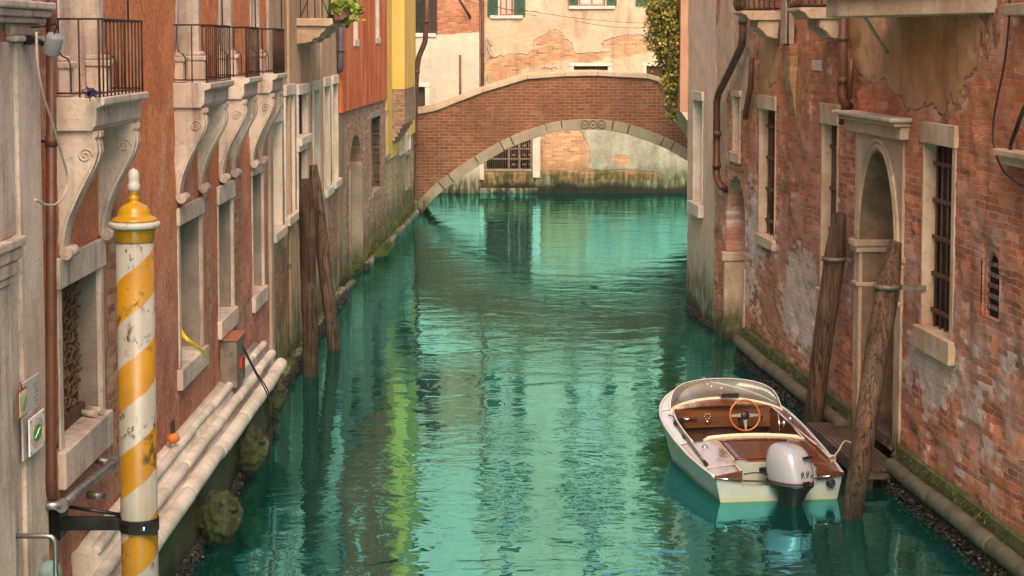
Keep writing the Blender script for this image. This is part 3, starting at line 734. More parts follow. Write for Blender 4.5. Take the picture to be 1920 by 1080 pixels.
E_ = Bld('end_building', 'pale peeling house with green shutters closing the view behind the bridge', FE, -1.02, 9.5, 14.0, m5, thick=5)
F = FE
wa = E_.window(F.win(937, -65, 28, 962)[:2] + (F.uz(937, 29)[1], 7.25), fw=.06, depth=.16, lint=.12, sill=.1, frame='white_frame', pane='curtain', sw=.25)
wb = E_.window(F.win(1085, -65, 9, 1135)[:2] + (F.uz(1085, 11)[1], 7.25), fw=.06, depth=.16, lint=.12, sill=.1, frame='white_frame', pane='curtain', sw=.25)
wc = E_.window((4.6, 5.3, 5.95, 7.25), fw=.06, depth=.16, lint=.12, sill=.1, frame='white_frame', pane='glass_dark', sw=.25)
def shutter(par, u0, u1, z0, z1, m='green_paint', F=FE):
    bm = B(); fb(bm, F, u0, u0 + .05, z0, z1, .02, .055); fb(bm, F, u1 - .05, u1, z0, z1, .02, .055); fb(bm, F, u0 + .05, u1 - .05, z0, z0 + .07, .02, .055); fb(bm, F, u0 + .05, u1 - .05, z1 - .07, z1, .02, .055)
    k = int((z1 - z0 - .14) / .05)
    for i in range(k):
        z = z0 + .07 + (z1 - z0 - .14) * i / k; fb(bm, F, u0 + .05, u1 - .05, z, z + .03, .03, .048)
    fb(bm, F, u0 + .05, u1 - .05, z0 + .07, z1 - .07, .022, .029)
    mk('shutter', bm, M[m], par)
for w_, (x0, x1) in ((wa, ((914, 934), (963, 985))), (wb, ((1066, 1084), (1137, 1156)))):
    zz = (F.uz(937, 29)[1], 7.25) if w_ is wa else (F.uz(1085, 11)[1], 7.25)
    for a, b in (x0, x1): shutter(w_, F.uz(a, 10)[0], F.uz(b, 10)[0], zz[0], zz[1])
shutter(wc, 3.9, 4.5, 5.95, 7.25); shutter(wc, 5.4, 6.0, 5.95, 7.25)
for (a, b, z0, z1) in ((-.36, .08, 8.9, 10.5), (2.12, 2.98, 8.9, 10.5), (4.6, 5.3, 8.9, 10.5), (7.0, 7.7, 8.9, 10.5), (-.36, .08, 11.4, 12.5), (2.12, 2.98, 11.4, 12.5), (4.6, 5.3, 11.4, 12.5)):
    w_ = E_.window((a, b, z0, z1), fw=.06, depth=.16, lint=.12, sill=.1, frame='white_frame', pane='glass_dark', sw=.25)
    if z0 < 10: shutter(w_, a - .6, a - .08, z0, z1); shutter(w_, b + .08, b + .6, z0, z1)
for w_, rr, hor in ((wa, (937, 962, 29), 1), (wb, (1085, 1135, 11), 1)):
    bm = B(); a = F.uz(rr[0], 10)[0]; b = F.uz(rr[1], 10)[0]; z0 = F.uz(rr[0], rr[2])[1]
    fb(bm, F, a, b, z0, z0 + .05, -.1, -.05); fb(bm, F, a, a + .05, z0 + .05, 7.25, -.1, -.05); fb(bm, F, b - .05, b, z0 + .05, 7.25, -.1, -.05); fb(bm, F, (a + b) / 2 - .02, (a + b) / 2 + .02, z0 + .05, 7.25, -.1, -.05)
    mk('casement', bm, simple_mat('reddish_casement', (.30, .08, .05)), w_)
for (x0, x1, y0) in ((1076, 1140, 124), (1212, 1246, 124)):
    a = F.uz(x0, y0)[0]; b = F.uz(x1, y0)[0]; zt = F.uz(x0, y0)[1]
    E_.window((a, b, zt - .9, zt), fw=.13, depth=.2, lint=.1, sill=.1, frame='white_frame', pane='dark', bars=True, nb=14, hb=1, bard=-.06)
# water gate
a = F.uz(910, 300)[0]; b = F.uz(997, 300)[0]; z0 = F.uz(950, 317)[1]; z1 = 2.55
gate = E_.window((a, b, z0, z1), fw=.0, depth=.3, lint=.15, sill=.08, sillout=.02, frame='stone_bridge', pane='dark', name='water_gate')
bm = B()
for k in range(22):
    u = a + (b - a) * (k + .5) / 22; tube(bm, [F.P(u, z0, -.1), F.P(u, z1, -.1)], .013, 5)
for z in (z0 + .3, z0 + .62, z0 + .95): fb(bm, F, a, b, z, z + .04, -.12, -.08)
fb(bm, F, a + .72, a + .78, z0, z1, -.13, -.05); fb(bm, F, b - .42, b - .36, z0, z1, -.13, -.05); fb(bm, F, a, a + .05, z0, z1, -.13, -.05); fb(bm, F, b - .05, b, z0, z1, -.13, -.05)
for kx in range(5):
    for kz in range(4):
        u = a + .85 + kx * .17; z = z0 + .12 + kz * .3; tube(bm, [F.P(u, z, -.14), F.P(u + .1, z + .02, -.14)], .045, 6)
mk('grille', bm, simple_mat('gate_iron', (.16, .10, .07), (.25, .2, .16), .7, scale=12), gate)
for (x0, x1, y0, y1) in ((897, 907, 290, 337), (999, 1013, 235, 333)):
    bm = B(); fb(bm, F, F.uz(x0, 300)[0], F.uz(x1, 300)[0], F.uz(x0, y1)[1], F.uz(x0, y0)[1], .003, .06); mk('gate_post', bm, M['white_frame'], E_.root, bevel=.01)
bm = B(); fb(bm, F, -1.0, a - .2, -.5, .22, .003, .5); fb(bm, F, -1.0, a - .2, .22, .3, .003, .55); mk('landing_step', bm, M['stone_low'], E_.root, bevel=.02)
bm = B(); fb(bm, F, a - .2, b + .2, -.9, .16, .003, .06); mk('plinth', bm, M['stone_low'], E_.root)
E_.done()

m6 = wall_mat('grey_beige_render', 0, (.50, .19, .09), (.38, .14, .07), (.55, .4, .28), plaster=((.55, .48, .38), (.48, .42, .34), (.45, .38, .3)),
              cover=(1.1, [(-1.6, 6.6, 5., 1.75, -2.2), (-3.6, 6.6, 5., 1.75, -2.2)], .5, 1.5), stains=.25, wear=.2)
Lf = Bld('grey_building', 'grey beige house with brick upper storey left behind the bridge', FEL, -9, -1.03, 13.8, m6, thick=5)
F = FEL
u = F.uz(797, 60)[0]; zq = F.uz(797, 62)[1]
lw = Lf.window((u - .55, u, zq, 7.1), fw=.05, depth=.15, lint=.1, sill=.12, sillout=.05, frame='white_frame', pane='glass_dark', sw=.3)
shutter(lw, u + .02, F.uz(820, 30)[0], zq, 7.1, 'dark_paint', FEL)
dr = F.win(783, 163, 240, 797); Lf.window((dr[0] - .3, dr[1], .9, dr[3]), fw=.13, depth=.15, lint=.13, sill=0, frame='white_frame', pane='dark_paint', name='door')
Lf.done()
bm = B(); box(bm, -9, -2.75, 50.9, 57.28, -1.2, 1.05); o = mk('quay', bm, M['stone_low'], bevel=.03); o['kind'] = 'structure'

# pipes on the end walls
def pipe_thing(name, label, cat, pts, r, mat, seg=10, collars=(), group=None, sm=False):
    bm = B(); P_ = spline(pts, 6) if sm else pts; tube(bm, P_, r, seg)
    for c, ax in collars: tube(bm, [Vector(c) - Vector(ax) * .03, Vector(c) + Vector(ax) * .03], r * 1.25, seg)
    o = mk(name, bm, mat, origin=pts[-1]); tag(o, label, cat, group); return o
Z = Vector((0, 0, 1))
e1 = [FE.P(-.93, 9.2, .12), FE.P(-.93, F.uz(900, 100)[1], .12), FE.P(-.93, 2.2, .12)]
pipe_thing('drainpipe', 'rusty drainpipe on the end wall at the seam of the two far houses', 'drainpipe', e1, .055, M['pipe'], collars=[(e1[1], Z)], group='drainpipes on the canal houses')
u = F.uz(863, 100)[0]; pipe_thing('vent_pipe', 'short thin pipe on the grey beige end wall above the bridge', 'pipe', [F.P(u, F.uz(863, 103)[1], .06), F.P(u, F.uz(863, 186)[1] - 1, .06)], .035, M['pipe'])
q0 = F.uz(861, -2); q1 = F.uz(882, 33)
bm = B(); tube(bm, [F.P(q0[0], q0[1], .5), F.P(q1[0], q1[1], .06)], .045, 6); tag(mk('wall_bracket', bm, M['lintel_wood'], origin=F.P(q1[0], q1[1], 0)), 'slanting dark strut on the far brick upper wall', 'strut')
bm = B()
for (a, b) in (((868, 0), (1010, 22)), ((880, -6), (1006, 30)), ((1080, 40), (1220, 52)), ((975, 18), (1214, 44))):
    A0 = FE.uz(*a); A1 = FE.uz(*b); P0 = FE.P(A0[0], A0[1], .3); P1 = FE.P(A1[0], A1[1], .3)
    tube(bm, [P0.lerp(P1, t / 8) - Z * .08 * math.sin(math.pi * t / 8) for t in range(9)], .007, 5)
tag(mk('washing_lines', bm, M['wire'], origin=FE.P(2, 5, .3)), 'thin sagging washing lines strung across the end wall', 'washing line')
bm = B(); c0 = FE.P(-.72, 4.65, .1)
for k in range(3): tube(bm, [c0 + Vector((.10 * math.cos(t * .52 + k), 0.02 * k, .3 * math.sin(t * .52))) for t in range(13)], .012, 5)
tag(mk('hose_coil', bm, M['palewire'], origin=c0), 'pale coiled hose hanging beside the far drainpipe', 'hose')

# =============================== 6. bridge
YB = 50.72; YB2 = YB + 2.3
def bp(px, py): v = at(px, py, YB); return (v.x, v.z)
arcpx = [(785, 404), (800, 387), (825, 362), (857, 338), (884, 319), (911, 303), (950, 280), (980, 267), (1012, 256), (1040, 248), (1068, 244), (1101, 242.5)]
inner = [bp(*q) for q in arcpx]; xc = inner[-1][0]
inner = inner + [(2 * xc - x, z) for x, z in inner[-2::-1]]
inner[0] = (inner[0][0] - .02, -.3); inner[-1] = (inner[-1][0] + .02, -.3)
outer = []
for i, (x, z) in enumerate(inner):
    a = inner[max(i - 1, 0)]; b = inner[min(i + 1, len(inner) - 1)]; t = Vector((b[0] - a[0], b[1] - a[1])).normalized()
    outer.append((x - t.y * .29, z + t.x * .29))
toppx = [(700, 222), (783, 213), (815, 207), (905, 172), (989, 147), (1059, 142), (1120, 141), (1214, 146), (1252, 157), (1300, 178), (1400, 222), (1470, 240)]
top = [bp(*q) for q in toppx]
def topz(x):
    for (a, b), (c, d) in zip(top, top[1:]):
        if a <= x <= c: return b + (d - b) * (x - a) / (c - a)
    return top[0][1] if x < top[0][0] else top[-1][1]
br = thing('bridge', 'arched red brick footbridge with white stone arch ring and coping', 'bridge', (xc, YB + 1.1, 0))
mb = wall_mat('bridge_brick', 0, (.22, .078, .042), (.155, .055, .030), (.34, .22, .14), dampz=.2, dsoft=.5, rough_br=.006, stains=.35, wear=.5, tonev=.55, msz=.010, bw=.27, rh=.09)
bm = B(); xs = [top[0][0]] + [o_[0] for o_ in outer] + [top[-1][0]]
def lowz(x):
    if x <= outer[0][0] or x >= outer[-1][0]: return -1.
    for (a, b), (c, d) in zip(outer, outer[1:]):
        if a <= x <= c: return b + (d - b) * (x - a) / (c - a) - .03
X0 = top[0][0]; X1 = top[-1][0]; N = 110
for (ya, yb) in ((YB, YB + .28), (YB2 - .28, YB2)):
    for i in range(N):
        a = X0 + (X1 - X0) * i / N; b = X0 + (X1 - X0) * (i + 1) / N
        hexa(bm, [(a, ya, lowz(a)), (b, ya, lowz(b)), (b, ya, topz(b)), (a, ya, topz(a)), (a, yb, lowz(a)), (b, yb, lowz(b)), (b, yb, topz(b)), (a, yb, topz(a))])
bmesh.ops.remove_doubles(bm, verts=bm.verts[:], dist=.0005)
mk('brick_wall', bm, mb, br)
bm = B()
for i in range(N):   # walkway and vault
    a = X0 + (X1 - X0) * i / N; b = X0 + (X1 - X0) * (i + 1) / N
    la, lb = lowz(a) + .01, lowz(b) + .01; ta, tb = max(topz(a) - .95, la + .12), max(topz(b) - .95, lb + .12)
    hexa(bm, [(a, YB + .28, la), (b, YB + .28, lb), (b, YB + .28, tb), (a, YB + .28, ta), (a, YB2 - .28, la), (b, YB2 - .28, lb), (b, YB2 - .28, tb), (a, YB2 - .28, ta)])
mk('deck', bm, mb, br)
bm = B(); gaps = {0, 3, 4, 8, 10, 12, 14, 18, 19, 22}
n = len(inner)
# voussoirs with fine joints
cum = [0]
for i in range(n - 1): cum.append(cum[-1] + math.dist(inner[i], inner[i + 1]))
def arcpt(L, s):
    for i in range(n - 1):
        if cum[i] <= s <= cum[i + 1] + 1e-6:
            t = (s - cum[i]) / (cum[i + 1] - cum[i]); return (L[i][0] + (L[i + 1][0] - L[i][0]) * t, L[i][1] + (L[i + 1][1] - L[i][1]) * t)
    return L[-1]
tot = cum[-1]; lens = [1.7, .45, 1.2, 1.1, .42, 1.35, .6]; half = sum(lens) + .95
sc = (tot / 2) / half; seq = [x * sc for x in lens] + [.95 * sc * 2] + [x * sc for x in lens[::-1]]
for yy in ((YB - .05, YB + .3), (YB2 - .3, YB2 + .05)):
  s0 = 0; bm = B()
  for li in seq:
    k = max(2, int(li / .18)); a0 = s0 + .012; a1 = s0 + li - .012
    if 1:
        A_ = [arcpt(inner, a0 + (a1 - a0) * j / k) for j in range(k + 1)]; O_ = [arcpt(outer, a0 + (a1 - a0) * j / k) for j in range(k + 1)]
        rings = [[bm.verts.new((A_[j][0], yy[0], A_[j][1])), bm.verts.new((O_[j][0], yy[0], O_[j][1])), bm.verts.new((O_[j][0], yy[1], O_[j][1])), bm.verts.new((A_[j][0], yy[1], A_[j][1]))] for j in range(k + 1)]
        for j in range(k):
            for q in range(4): bm.faces.new((rings[j][q], rings[j][(q + 1) % 4], rings[j + 1][(q + 1) % 4], rings[j + 1][q]))
        bm.faces.new(rings[0]); bm.faces.new(rings[-1][::-1])
    s0 += li
  mk('arch_ring', bm, M['stone_bridge'], br, bevel=.015)
for (ya, yb) in ((YB - .07, YB + .35), (YB2 - .35, YB2 + .07)):
    bm = B()
    for (a, b), (c, d) in zip(top, top[1:]):
        hexa(bm, [(a + .004, ya, b - .02), (c, ya, d - .02), (c, ya, d + .12), (a + .004, ya, b + .12), (a + .004, yb, b - .02), (c, yb, d - .02), (c, yb, d + .12), (a + .004, yb, b + .12)])
    mk('coping', bm, M['coping'], br, bevel=.02)
bm = B(); ce = bp(1112, 232)     # carved wreaths on the keystone
for k, dx in enumerate((-.24, 0, .24)):
    c = Vector((ce[0] + dx, YB - .055, ce[1])); M_ = Matrix.Rotation(R(90), 4, 'X')
    for a in range(14):
        q = a * 2 * math.pi / 14; blobmesh(bm, c + Vector((.095 * math.cos(q), 0, .11 * math.sin(q))), .03, .035, .03, .2, 5, 1, seed=a + k)
    blobmesh(bm, c, .035, .04, .05, .2, 5, 1, seed=k)
mk('carved_emblem', bm, M['stone_bridge'], br)
# abutment brick pier where the drainpipe comes down, by the yellow house
bm = B(); box(bm, -3.6, bp(783, 400)[0], YB - .2, YB - .003, -1, .35); mk('abutment', bm, M['stone_low'], br, bevel=.04)

# =============================== 7. right brick palace
F = FR5
def rb(px, py, ru, rz, amp): u, z = FR5.uz(px, py); return (u, z, ru, rz, amp)
m7 = wall_mat('weathered_venetian_brick', 1, (.66, .20, .09), (.38, .10, .048), (.56, .38, .28),
              plaster=((.60, .33, .17), (.46, .21, .09), (.27, .10, .045)),
              cover=(.10, [rb(1650, 60, 2.0, .75, .9), rb(1760, 80, 1.3, 1.0, .75), rb(1700, 130, .8, .55, .75), rb(1385, 40, 1.3, 1.7, 1.5), rb(1350, 200, .7, 2.2, 1.0), rb(1440, 90, 1.0, .8, .8), rb(1500, 130, .4, .9, .5), rb(1380, 420, .8, 1.1, .8), rb(1850, 60, .8, .7, .45), rb(1420, 200, .8, .6, .5)], 1.15, 1.3),
              eff=(-.04, [rb(1500, 560, 1.3, .9, .42), rb(1740, 690, 1.2, .6, .34), rb(1410, 470, 1.0, 1.4, .3), rb(1640, 560, 1.5, 1.8, .12), rb(1840, 760, .7, .6, .16)]), effcol=(.68, .56, .52), dampz=.30, dsoft=.22, rough_br=.045, stains=.3, wear=.4, relief=.055, tonev=.75, wash=.42, tint=[([rb(1385, 60, 1.1, 2.0, 1.), rb(1350, 200, .9, 2.4, 1.)], (.60, .42, .30))])
Rt = Bld('brick_building', 'long weathered red brick palace front along the right bank', FR5, -8, 30.0, 8.8, m7, uneven=.026)
def rwin(xn, yt, yb, xf, **k): return Rt.window(F.win(xn, yt, yb, xf), **k)
kw = dict(depth=.14, frame='stone_warm', pane='dark', bars=True)
r3 = rwin(1788, 277, 640, 1732, fwn=.1, fwf=.05, lint=.22, sill=.24, sillout=.07, hb=5, nb=5, bard=-.1, **kw)
r2 = rwin(1571, 236, 556, 1542, fwn=.06, fwf=.05, lint=.26, sill=.2, sillout=.05, hb=4, nb=5, bard=-.1, **kw)
r1 = rwin(1455, 208, 452, 1425, fwn=.04, fwf=.05, lint=.2, sill=.15, sillout=.06, hb=4, nb=5, bard=-.1, **kw)
Rt.window(F.win(1388, 182, 288, 1376), fwn=.05, fwf=.14, depth=.12, lint=.1, sill=.16, sillout=.04, frame='stone_warm', pane='jamb')
# barred slit near the right edge
sr = F.win(1871, 475, 628, 1845)
sw_, _ = Rt.arch((sr[0], sr[1], sr[2] + .12, sr[3]), sr[3] - .22, fw=.06, depth=.06, frame='stone_warm', back='dark', name='slit_window', proud=-.02)
sw_.data.materials[0] = m7; sw_.data.materials[1] = m7
bm = B()
for k in range(9): fb(bm, F, sr[0], sr[1], sr[2] + .2 + k * .1, sr[2] + .235 + k * .1, -.058, -.03)
mk('grille', bm, simple_mat('lime_crusted_bars', (.10, .06, .05), (.32, .26, .23), .85, scale=20), sw_)
# main arched doorway
ax0 = F.uz(1684, 450)[0]; ax1 = F.uz(1616, 450)[0]; zsp = F.uz(1616, 454)[1]; zap = F.uz(1646, 281)[1]
dw_, pts = Rt.arch((ax0, ax1, -.3, zap), zsp, fw=.22, depth=.5, frame='stone_warm', back='dark', name='arched_doorway', proud=.03, intrados=M['brown_reveal'])
for (a, b) in ((ax1 - .05, ax1 + .25), (ax0 - .25, ax0 + .05)):
    bm = B(); fb(bm, F, a, b, zsp - .05, zsp + .03, -.48, .1); fb(bm, F, a + .02, b - .02, zsp - .12, zsp - .05, -.48, .07); mk('impost', bm, M['stone_warm'], dw_, bevel=.015)
    bm = B(); fb(bm, F, a + .03, b - .03, zsp - .52, zsp - .47, -.48, .06); mk('necking', bm, M['stone_warm'], dw_, bevel=.012)
bm = B()   # raised archivolt
bm.free(); bm = B(); fb(bm, F, ax1 - .006, ax1 - .002, -.3, zsp, -.49, -.01); mk('reveal', bm, M['brown_reveal'], dw_)
bm = B()
for off, dd_ in ((.0, .055), (.075, .075)):
    cu = (ax0 + ax1) / 2; hw = (ax1 - ax0) / 2
    tube(bm, [F.P(cu - (hw + .05 + off) * math.cos(math.pi * k / 24), zsp + (zap - zsp + .05 + off * .9) * math.sin(math.pi * k / 24), .03) for k in range(25)], .03, 8)
mk('archivolt', bm, M['stone_warm'], dw_)
bm = B(); c0 = F.uz(1707, 215)[0]; c1 = F.uz(1598, 210)[0]; zc = F.uz(1600, 206)[1]
fb(bm, F, c0 - .05, c1 + .05, zc - .05, zc, -.02, .24); fb(bm, F, c0, c1, zc - .10, zc - .053, -.02, .18); fb(bm, F, c0 + .03, c1 - .03, zc - .24, zc - .103, -.02, .1)
mk('canopy', bm, M['stone_warm'], dw_, bevel=.018)
bm = B(); fb(bm, F, ax0 + .02, ax0 + .1, -.2, zsp - .3, -.46, -.3); fb(bm, F, ax0 + .1, ax1 - .02, -.2, 1.1, -.49, -.44); mk('inner_door', bm, simple_mat('ochre_stained_door', (.24, .14, .06), (.13, .07, .035), .8, scale=2), dw_)
# second water door, further along
bx0 = F.uz(1396, 480)[0]; bx1 = F.uz(1362, 480)[0]; zs2 = F.uz(1362, 405)[1]; za2 = F.uz(1380, 330)[1]
d2_, _ = Rt.arch((bx0, bx1, -.3, za2), zs2, fw=.1, depth=.42, frame='stone_warm', back='dark', name='arched_water_door', proud=-.004)
d2_.data.materials[0] = m7; d2_.data.materials[1] = m7
for (a, b) in ((bx0 - .1, bx0 + .012), (bx1 - .012, bx1 + .1)):
    bm = B(); fb(bm, F, a, b, -.6, F.uz(1362, 484)[1], -.40, .03); mk('jamb', bm, M['stone_warm'], d2_, bevel=.015)
bm = B(); zi = F.uz(1362, 478)[1]; fb(bm, F, bx1 - .04, bx1 + .12, zi - .1, zi + .05, -.4, .07); mk('impost', bm, M['stone_warm'], d2_, bevel=.02)
# foot: mossy strip, stone roll, dark plinth (interrupted at the doorway)
for (a, b) in ((11.1, ax0 - .25), (ax1 + .3, bx0 - .13)):
    bm = B(); fb(bm, F, a, b, -1.1, .2, .003, .1); mk('plinth', bm, stone_mat('wet_foot_brick', (.05, .035, .025), (.03, .024, .016), (.015, .012, .009), dz=.2), Rt.root)
    bm = B(); roll(bm, F, .12, .24, .085, a, b, 14, 40, .02); mk('stone_roll', bm, M['stone_grey'], Rt.root, smooth=True)
    bm = B(); fprism(bm, F, [(.003, .2), (.07, .2), (.05, .44), (.003, .46)], a, b); mk('mossy_ledge', bm, stone_mat('mossy_ledge_stone', (.10, .10, .04), (.05, .055, .02), (.03, .03, .015), scale=6), Rt.root)
# upper balconies / slabs
def rbalc(xw, xo, ytop, ybot, length, name='balcony'):
    u, zt = F.uz(xw, ytop); _, zb = F.uz(xw, ybot); s = FPX / u; d = (xw - xo) / s
    bm = B(); h = zt - zb
    fprism(bm, F, [(-.05, zt), (d, zt), (d, zt - h * .3), (d - .06, zt - h * .45), (d - .1, zt - h * .9), (d - .14, zb), (-.05, zb)], u, u + length)
    o = mk('balcony', bm, M['stone_warm'], Rt.root, bevel=.01)
    for c in (u + .04, u + length - .24):
        bm = B(); fprism(bm, F, [(-.05, zb - .003), (d * .55, zb - .003), (d * .56, zb - .1), (d * .4, zb - .16), (d * .32, zb - .22), (d * .12, zb - .25), (-.05, zb - .27)], c, c + .2); mk('corbel', bm, M['stone_warm'], o, bevel=.01)
    bm = B(); q = d - .05; n1 = 7; n2 = int(length / .12)
    def bel(u_, d_, cur):
        tube(bm, spline([F.P(u_, zt, d_), F.P(u_, zt + .12, d_ + cur), F.P(u_, zt + .3, d_ - cur * .3), F.P(u_, zt + .85, d_)], 4), .011, 6)
    for k in range(n1): bel(u + .03, .05 + (q - .05) * k / (n1 - 1), 0.02)
    for k in range(n2 + 1): bel(u + .03 + (length - .06) * k / n2, q, .05)
    for zz in (zt + .03, zt + .85): tube(bm, [F.P(u + .03, zz, 0), F.P(u + .03, zz, q), F.P(u + length - .03, zz, q), F.P(u + length - .03, zz, 0)], .014, 6)
    mk('railing', bm, M['iron'], o)
rbalc(1462, 1390, 20, 38, .6); rbalc(1588, 1499, 14, 35, .7)
u, zb = F.uz(1879, 24); u2 = 19.3
bm = B(); zt = zb + .19
fo = [F.P(u, 0, -.05), F.P(u2, 0, .78), F.P(u2 + .5, 0, .78), F.P(u2 + .5, 0, -.05)]
def slabpoly(bm, pts, z0, z1):
    a = [bm.verts.new((p_.x, p_.y, z0)) for p_ in pts]; b = [bm.verts.new((p_.x, p_.y, z1)) for p_ in pts]; n = len(pts)
    bm.faces.new(a[::-1]); bm.faces.new(b)
    for i in range(n): bm.faces.new((a[i], a[(i + 1) % n], b[(i + 1) % n], b[i]))
slabpoly(bm, fo, zb, zt)
fo2 = [F.P(u - .1, 0, -.05), F.P(u2 - .02, 0, .84), F.P(u2 + .55, 0, .84), F.P(u2 + .55, 0, -.05)]; slabpoly(bm, fo2, zt + .002, zt + .06)
sb = mk('balcony', bm, M['stone_warm'], Rt.root, bevel=.012)
bm = B()
pa, pb = F.P(u, 0, 0), F.P(u2, 0, .76)
for k in range(26):
    q = pa.lerp(pb, k / 25); tube(bm, [(q.x, q.y, zt + .06), (q.x, q.y, zt + .9)], .011, 6)
tube(bm, [(pa.x, pa.y, zt + .9), (pb.x, pb.y, zt + .9)], .016, 6); mk('railing', bm, M['iron'], sb)
bm = B(); a_ = F.uz(1919, 25)[0]; fb(bm, F, a_ - 1.6, a_ + .12, F.uz(1900, 30)[1], F.uz(1900, 8)[1], -.02, .14)
mk('string_course', bm, M['stone_warm'], Rt.root, bevel=.01)
bm = B(); u_, z_ = F.uz(1893, 278); fb(bm, F, u_ - 1.0, u_, z_ - .06, z_, -.02, .16); fb(bm, F, u_ - 1.0, u_ - .04, z_ - .14, z_ - .06, -.02, .1); mk('canopy', bm, M['stone_warm'], Rt.root, bevel=.012)
# yellow-mossed brick flue stub
u_, z_ = F.uz(1495, 82); bm = B()
fprism(bm, F, [(-.02, z_), (.10, z_), (.10, z_ - .5), (.05, z_ - .7), (.02, z_ - .95), (-.02, z_ - .95)], u_, u_ + .45)
mk('flue_stub', bm, wall_mat('mossy_yellow_brick', 1, (.40, .23, .09), (.38, .14, .06), (.40, .3, .2), plaster=((.36, .26, .09), (.33, .2, .09)), cover=(.35, [], 1.5, 4), dampz=-3, rough_br=.03), Rt.root, bevel=.01)
bm = B(); fb(bm, F, u_ + .15, u_ + .4, z_ + .003, 7.5, .01, .13); mk('chimney_strip', bm, M['jamb'], Rt.root)
a, z_ = F.uz(1541, 113); b, z2_ = F.uz(1524, 132); bm = B(); fb(bm, F, a, b, z2_, z_, -.01, .015); mk('stone_patch', bm, M['white_frame'], Rt.root, bevel=.006)
bm = B()
for (px, py) in ((1385, 265), (1400, 495), (1797, 262), (1745, 655)):
    pass
bm.free()
Rt.done()

# =============================== 8. right plaster house at the corner
m8 = wall_mat('pale_pink_plaster', 1, (.42, .17, .10), (.30, .12, .08), (.4, .3, .22), plaster=((.74, .54, .42), (.68, .48, .36), (.60, .42, .31)), cover=(1.0, [], .7, 1.3), dampz=.5, dsoft=.7, stains=.25, zgrad=(.6, 3.0, (.52, .46, .36), (.44, .38, .29)), wear=.15)
Pk = Bld('plaster_building', 'pale pink plastered corner house with one tall shuttered window right of the bridge', FR6, 30.003, 32.6, 8.6, m8)
Pk.window(FR6.win(1318, 190, 385, 1301), fwn=.05, fwf=.12, depth=.2, lint=.16, sill=.22, sillout=.09, frame='white_frame', pane='lintel_wood')
Pk.done()
# side return of that house facing the bridge is its end wall; a corbelled flank stands further back
FS = Fac((3.9, 41.0), (4.02, 46.0), (-1, 0))
fl = thing('flank_building', 'brownish corbelled house flank glimpsed between ivy and the pink corner house', 'building', (5, 43, 0))
a = at(1275, 210, 42.); b = at(1280, 232, 42.)
bm = B(); box(bm, a.x, a.x + 3.5, 42., 47., a.z, 8.4); mk('wall', bm, wall_mat('brown_flank_render', 0, (.36, .15, .09), (.3, .12, .08), (.35, .25, .18), plaster=((.40, .22, .14), (.34, .18, .11)), cover=(1.1, [], .6, 1.)), fl)
bm = B(); hexa(bm, [(a.x + .9, 42.1, a.z - 1.2), (a.x + 3.4, 42.1, a.z - 1.2), (a.x + 3.4, 42.0, a.z - .003), (a.x + .03, 42.0, a.z - .003), (a.x + .9, 47, a.z - 1.2), (a.x + 3.4, 47, a.z - 1.2), (a.x + 3.4, 47, a.z - .003), (a.x + .03, 47, a.z - .003)]); mk('corbel', bm, M['stone_warm'], fl)
bm = B(); box(bm, a.x + .9, a.x + 3.4, 42.15, 47, -1.2, a.z - 1.203); mk('lower_wall', bm, mb, fl)
b0 = at(1252, 82, 44.); b1 = at(1275, 95, 44.)
bm = B(); box(bm, b0.x, a.x - .003, 43.4, 45.6, b1.z, b0.z + .02); mk('balcony', bm, M['coping'], fl, bevel=.01)
bm = B()
for k in range(14): tube(bm, [(b0.x + .04, 43.45 + k * .16, b0.z + .02), (b0.x + .04, 43.45 + k * .16, b0.z + .9)], .012, 5)
for k in range(4): tube(bm, [(b0.x + .04 + k * .08, 43.45, b0.z + .02), (b0.x + .04 + k * .08, 43.45, b0.z + .9)], .012, 5)
tube(bm, [(a.x, 43.45, b0.z + .9), (b0.x + .04, 43.45, b0.z + .9), (b0.x + .04, 45.55, b0.z + .9)], .016, 5); mk('railing', bm, M['iron'], fl)
bm = B(); box(bm, a.x, a.x + 3.5, 41.98, 47.2, 8.403, 8.55); mk('roof', bm, M['roof'], fl)
# ivy
iv = thing('ivy', 'climbing ivy tumbling down beside the pink corner house over the bridge end', 'plant', at(1262, 225, 43.2))
g = G('ivy_leaf'); oi = g.noise(g.pos(), 4, 5, .7); c = g.mix(g.th(oi, .38, .62), (.05, .075, .012), (.30, .23, .03)); mi_ = g.fin(c, .55, None, spec=.35)
bm = B(); stems = B()
for k in range(26):
    x = random.gauss(1250, 15); y0 = random.uniform(-25, 30); y1 = random.uniform(120, 222) if x > 1243 else random.uniform(60, 130)
    Yk = random.uniform(42.5, 44.2); pts_ = []; nn = 18
    for j in range(nn + 1):
        py = y0 + (y1 - y0) * j / nn; drift = (py / 230.) * 22
        px = min(x + drift * (.6 + .4 * random.random()) + 4 * math.sin(j * .9 + k), 1279); pts_.append(at(px, py, Yk))
    tube(stems, pts_, .008, 4)
    for p_ in pts_:
        dens = 40
        for _ in range(dens):
            c = p_ + Vector((random.gauss(0, .11), random.gauss(0, .16), random.gauss(0, .1)))
            if c.x > a.x - .02 and c.y > 41.9: c.x = a.x - .02 - abs(random.gauss(0, .05))
            s_ = random.uniform(.022, .045); n_ = Vector((random.gauss(-.2, 1), random.gauss(-.6, 1), random.gauss(.5, .8))).normalized(); X_ = n_.orthogonal().normalized(); Y_ = n_.cross(X_)
            bm.faces.new([bm.verts.new(c + X_ * s_ * cx + Y_ * s_ * cy) for cx, cy in ((0, 1.2), (.8, .4), (.5, -.7), (-.5, -.7), (-.8, .4))])
mk('foliage', bm, mi_, iv); mk('stems', stems, M['lintel_wood'], iv)
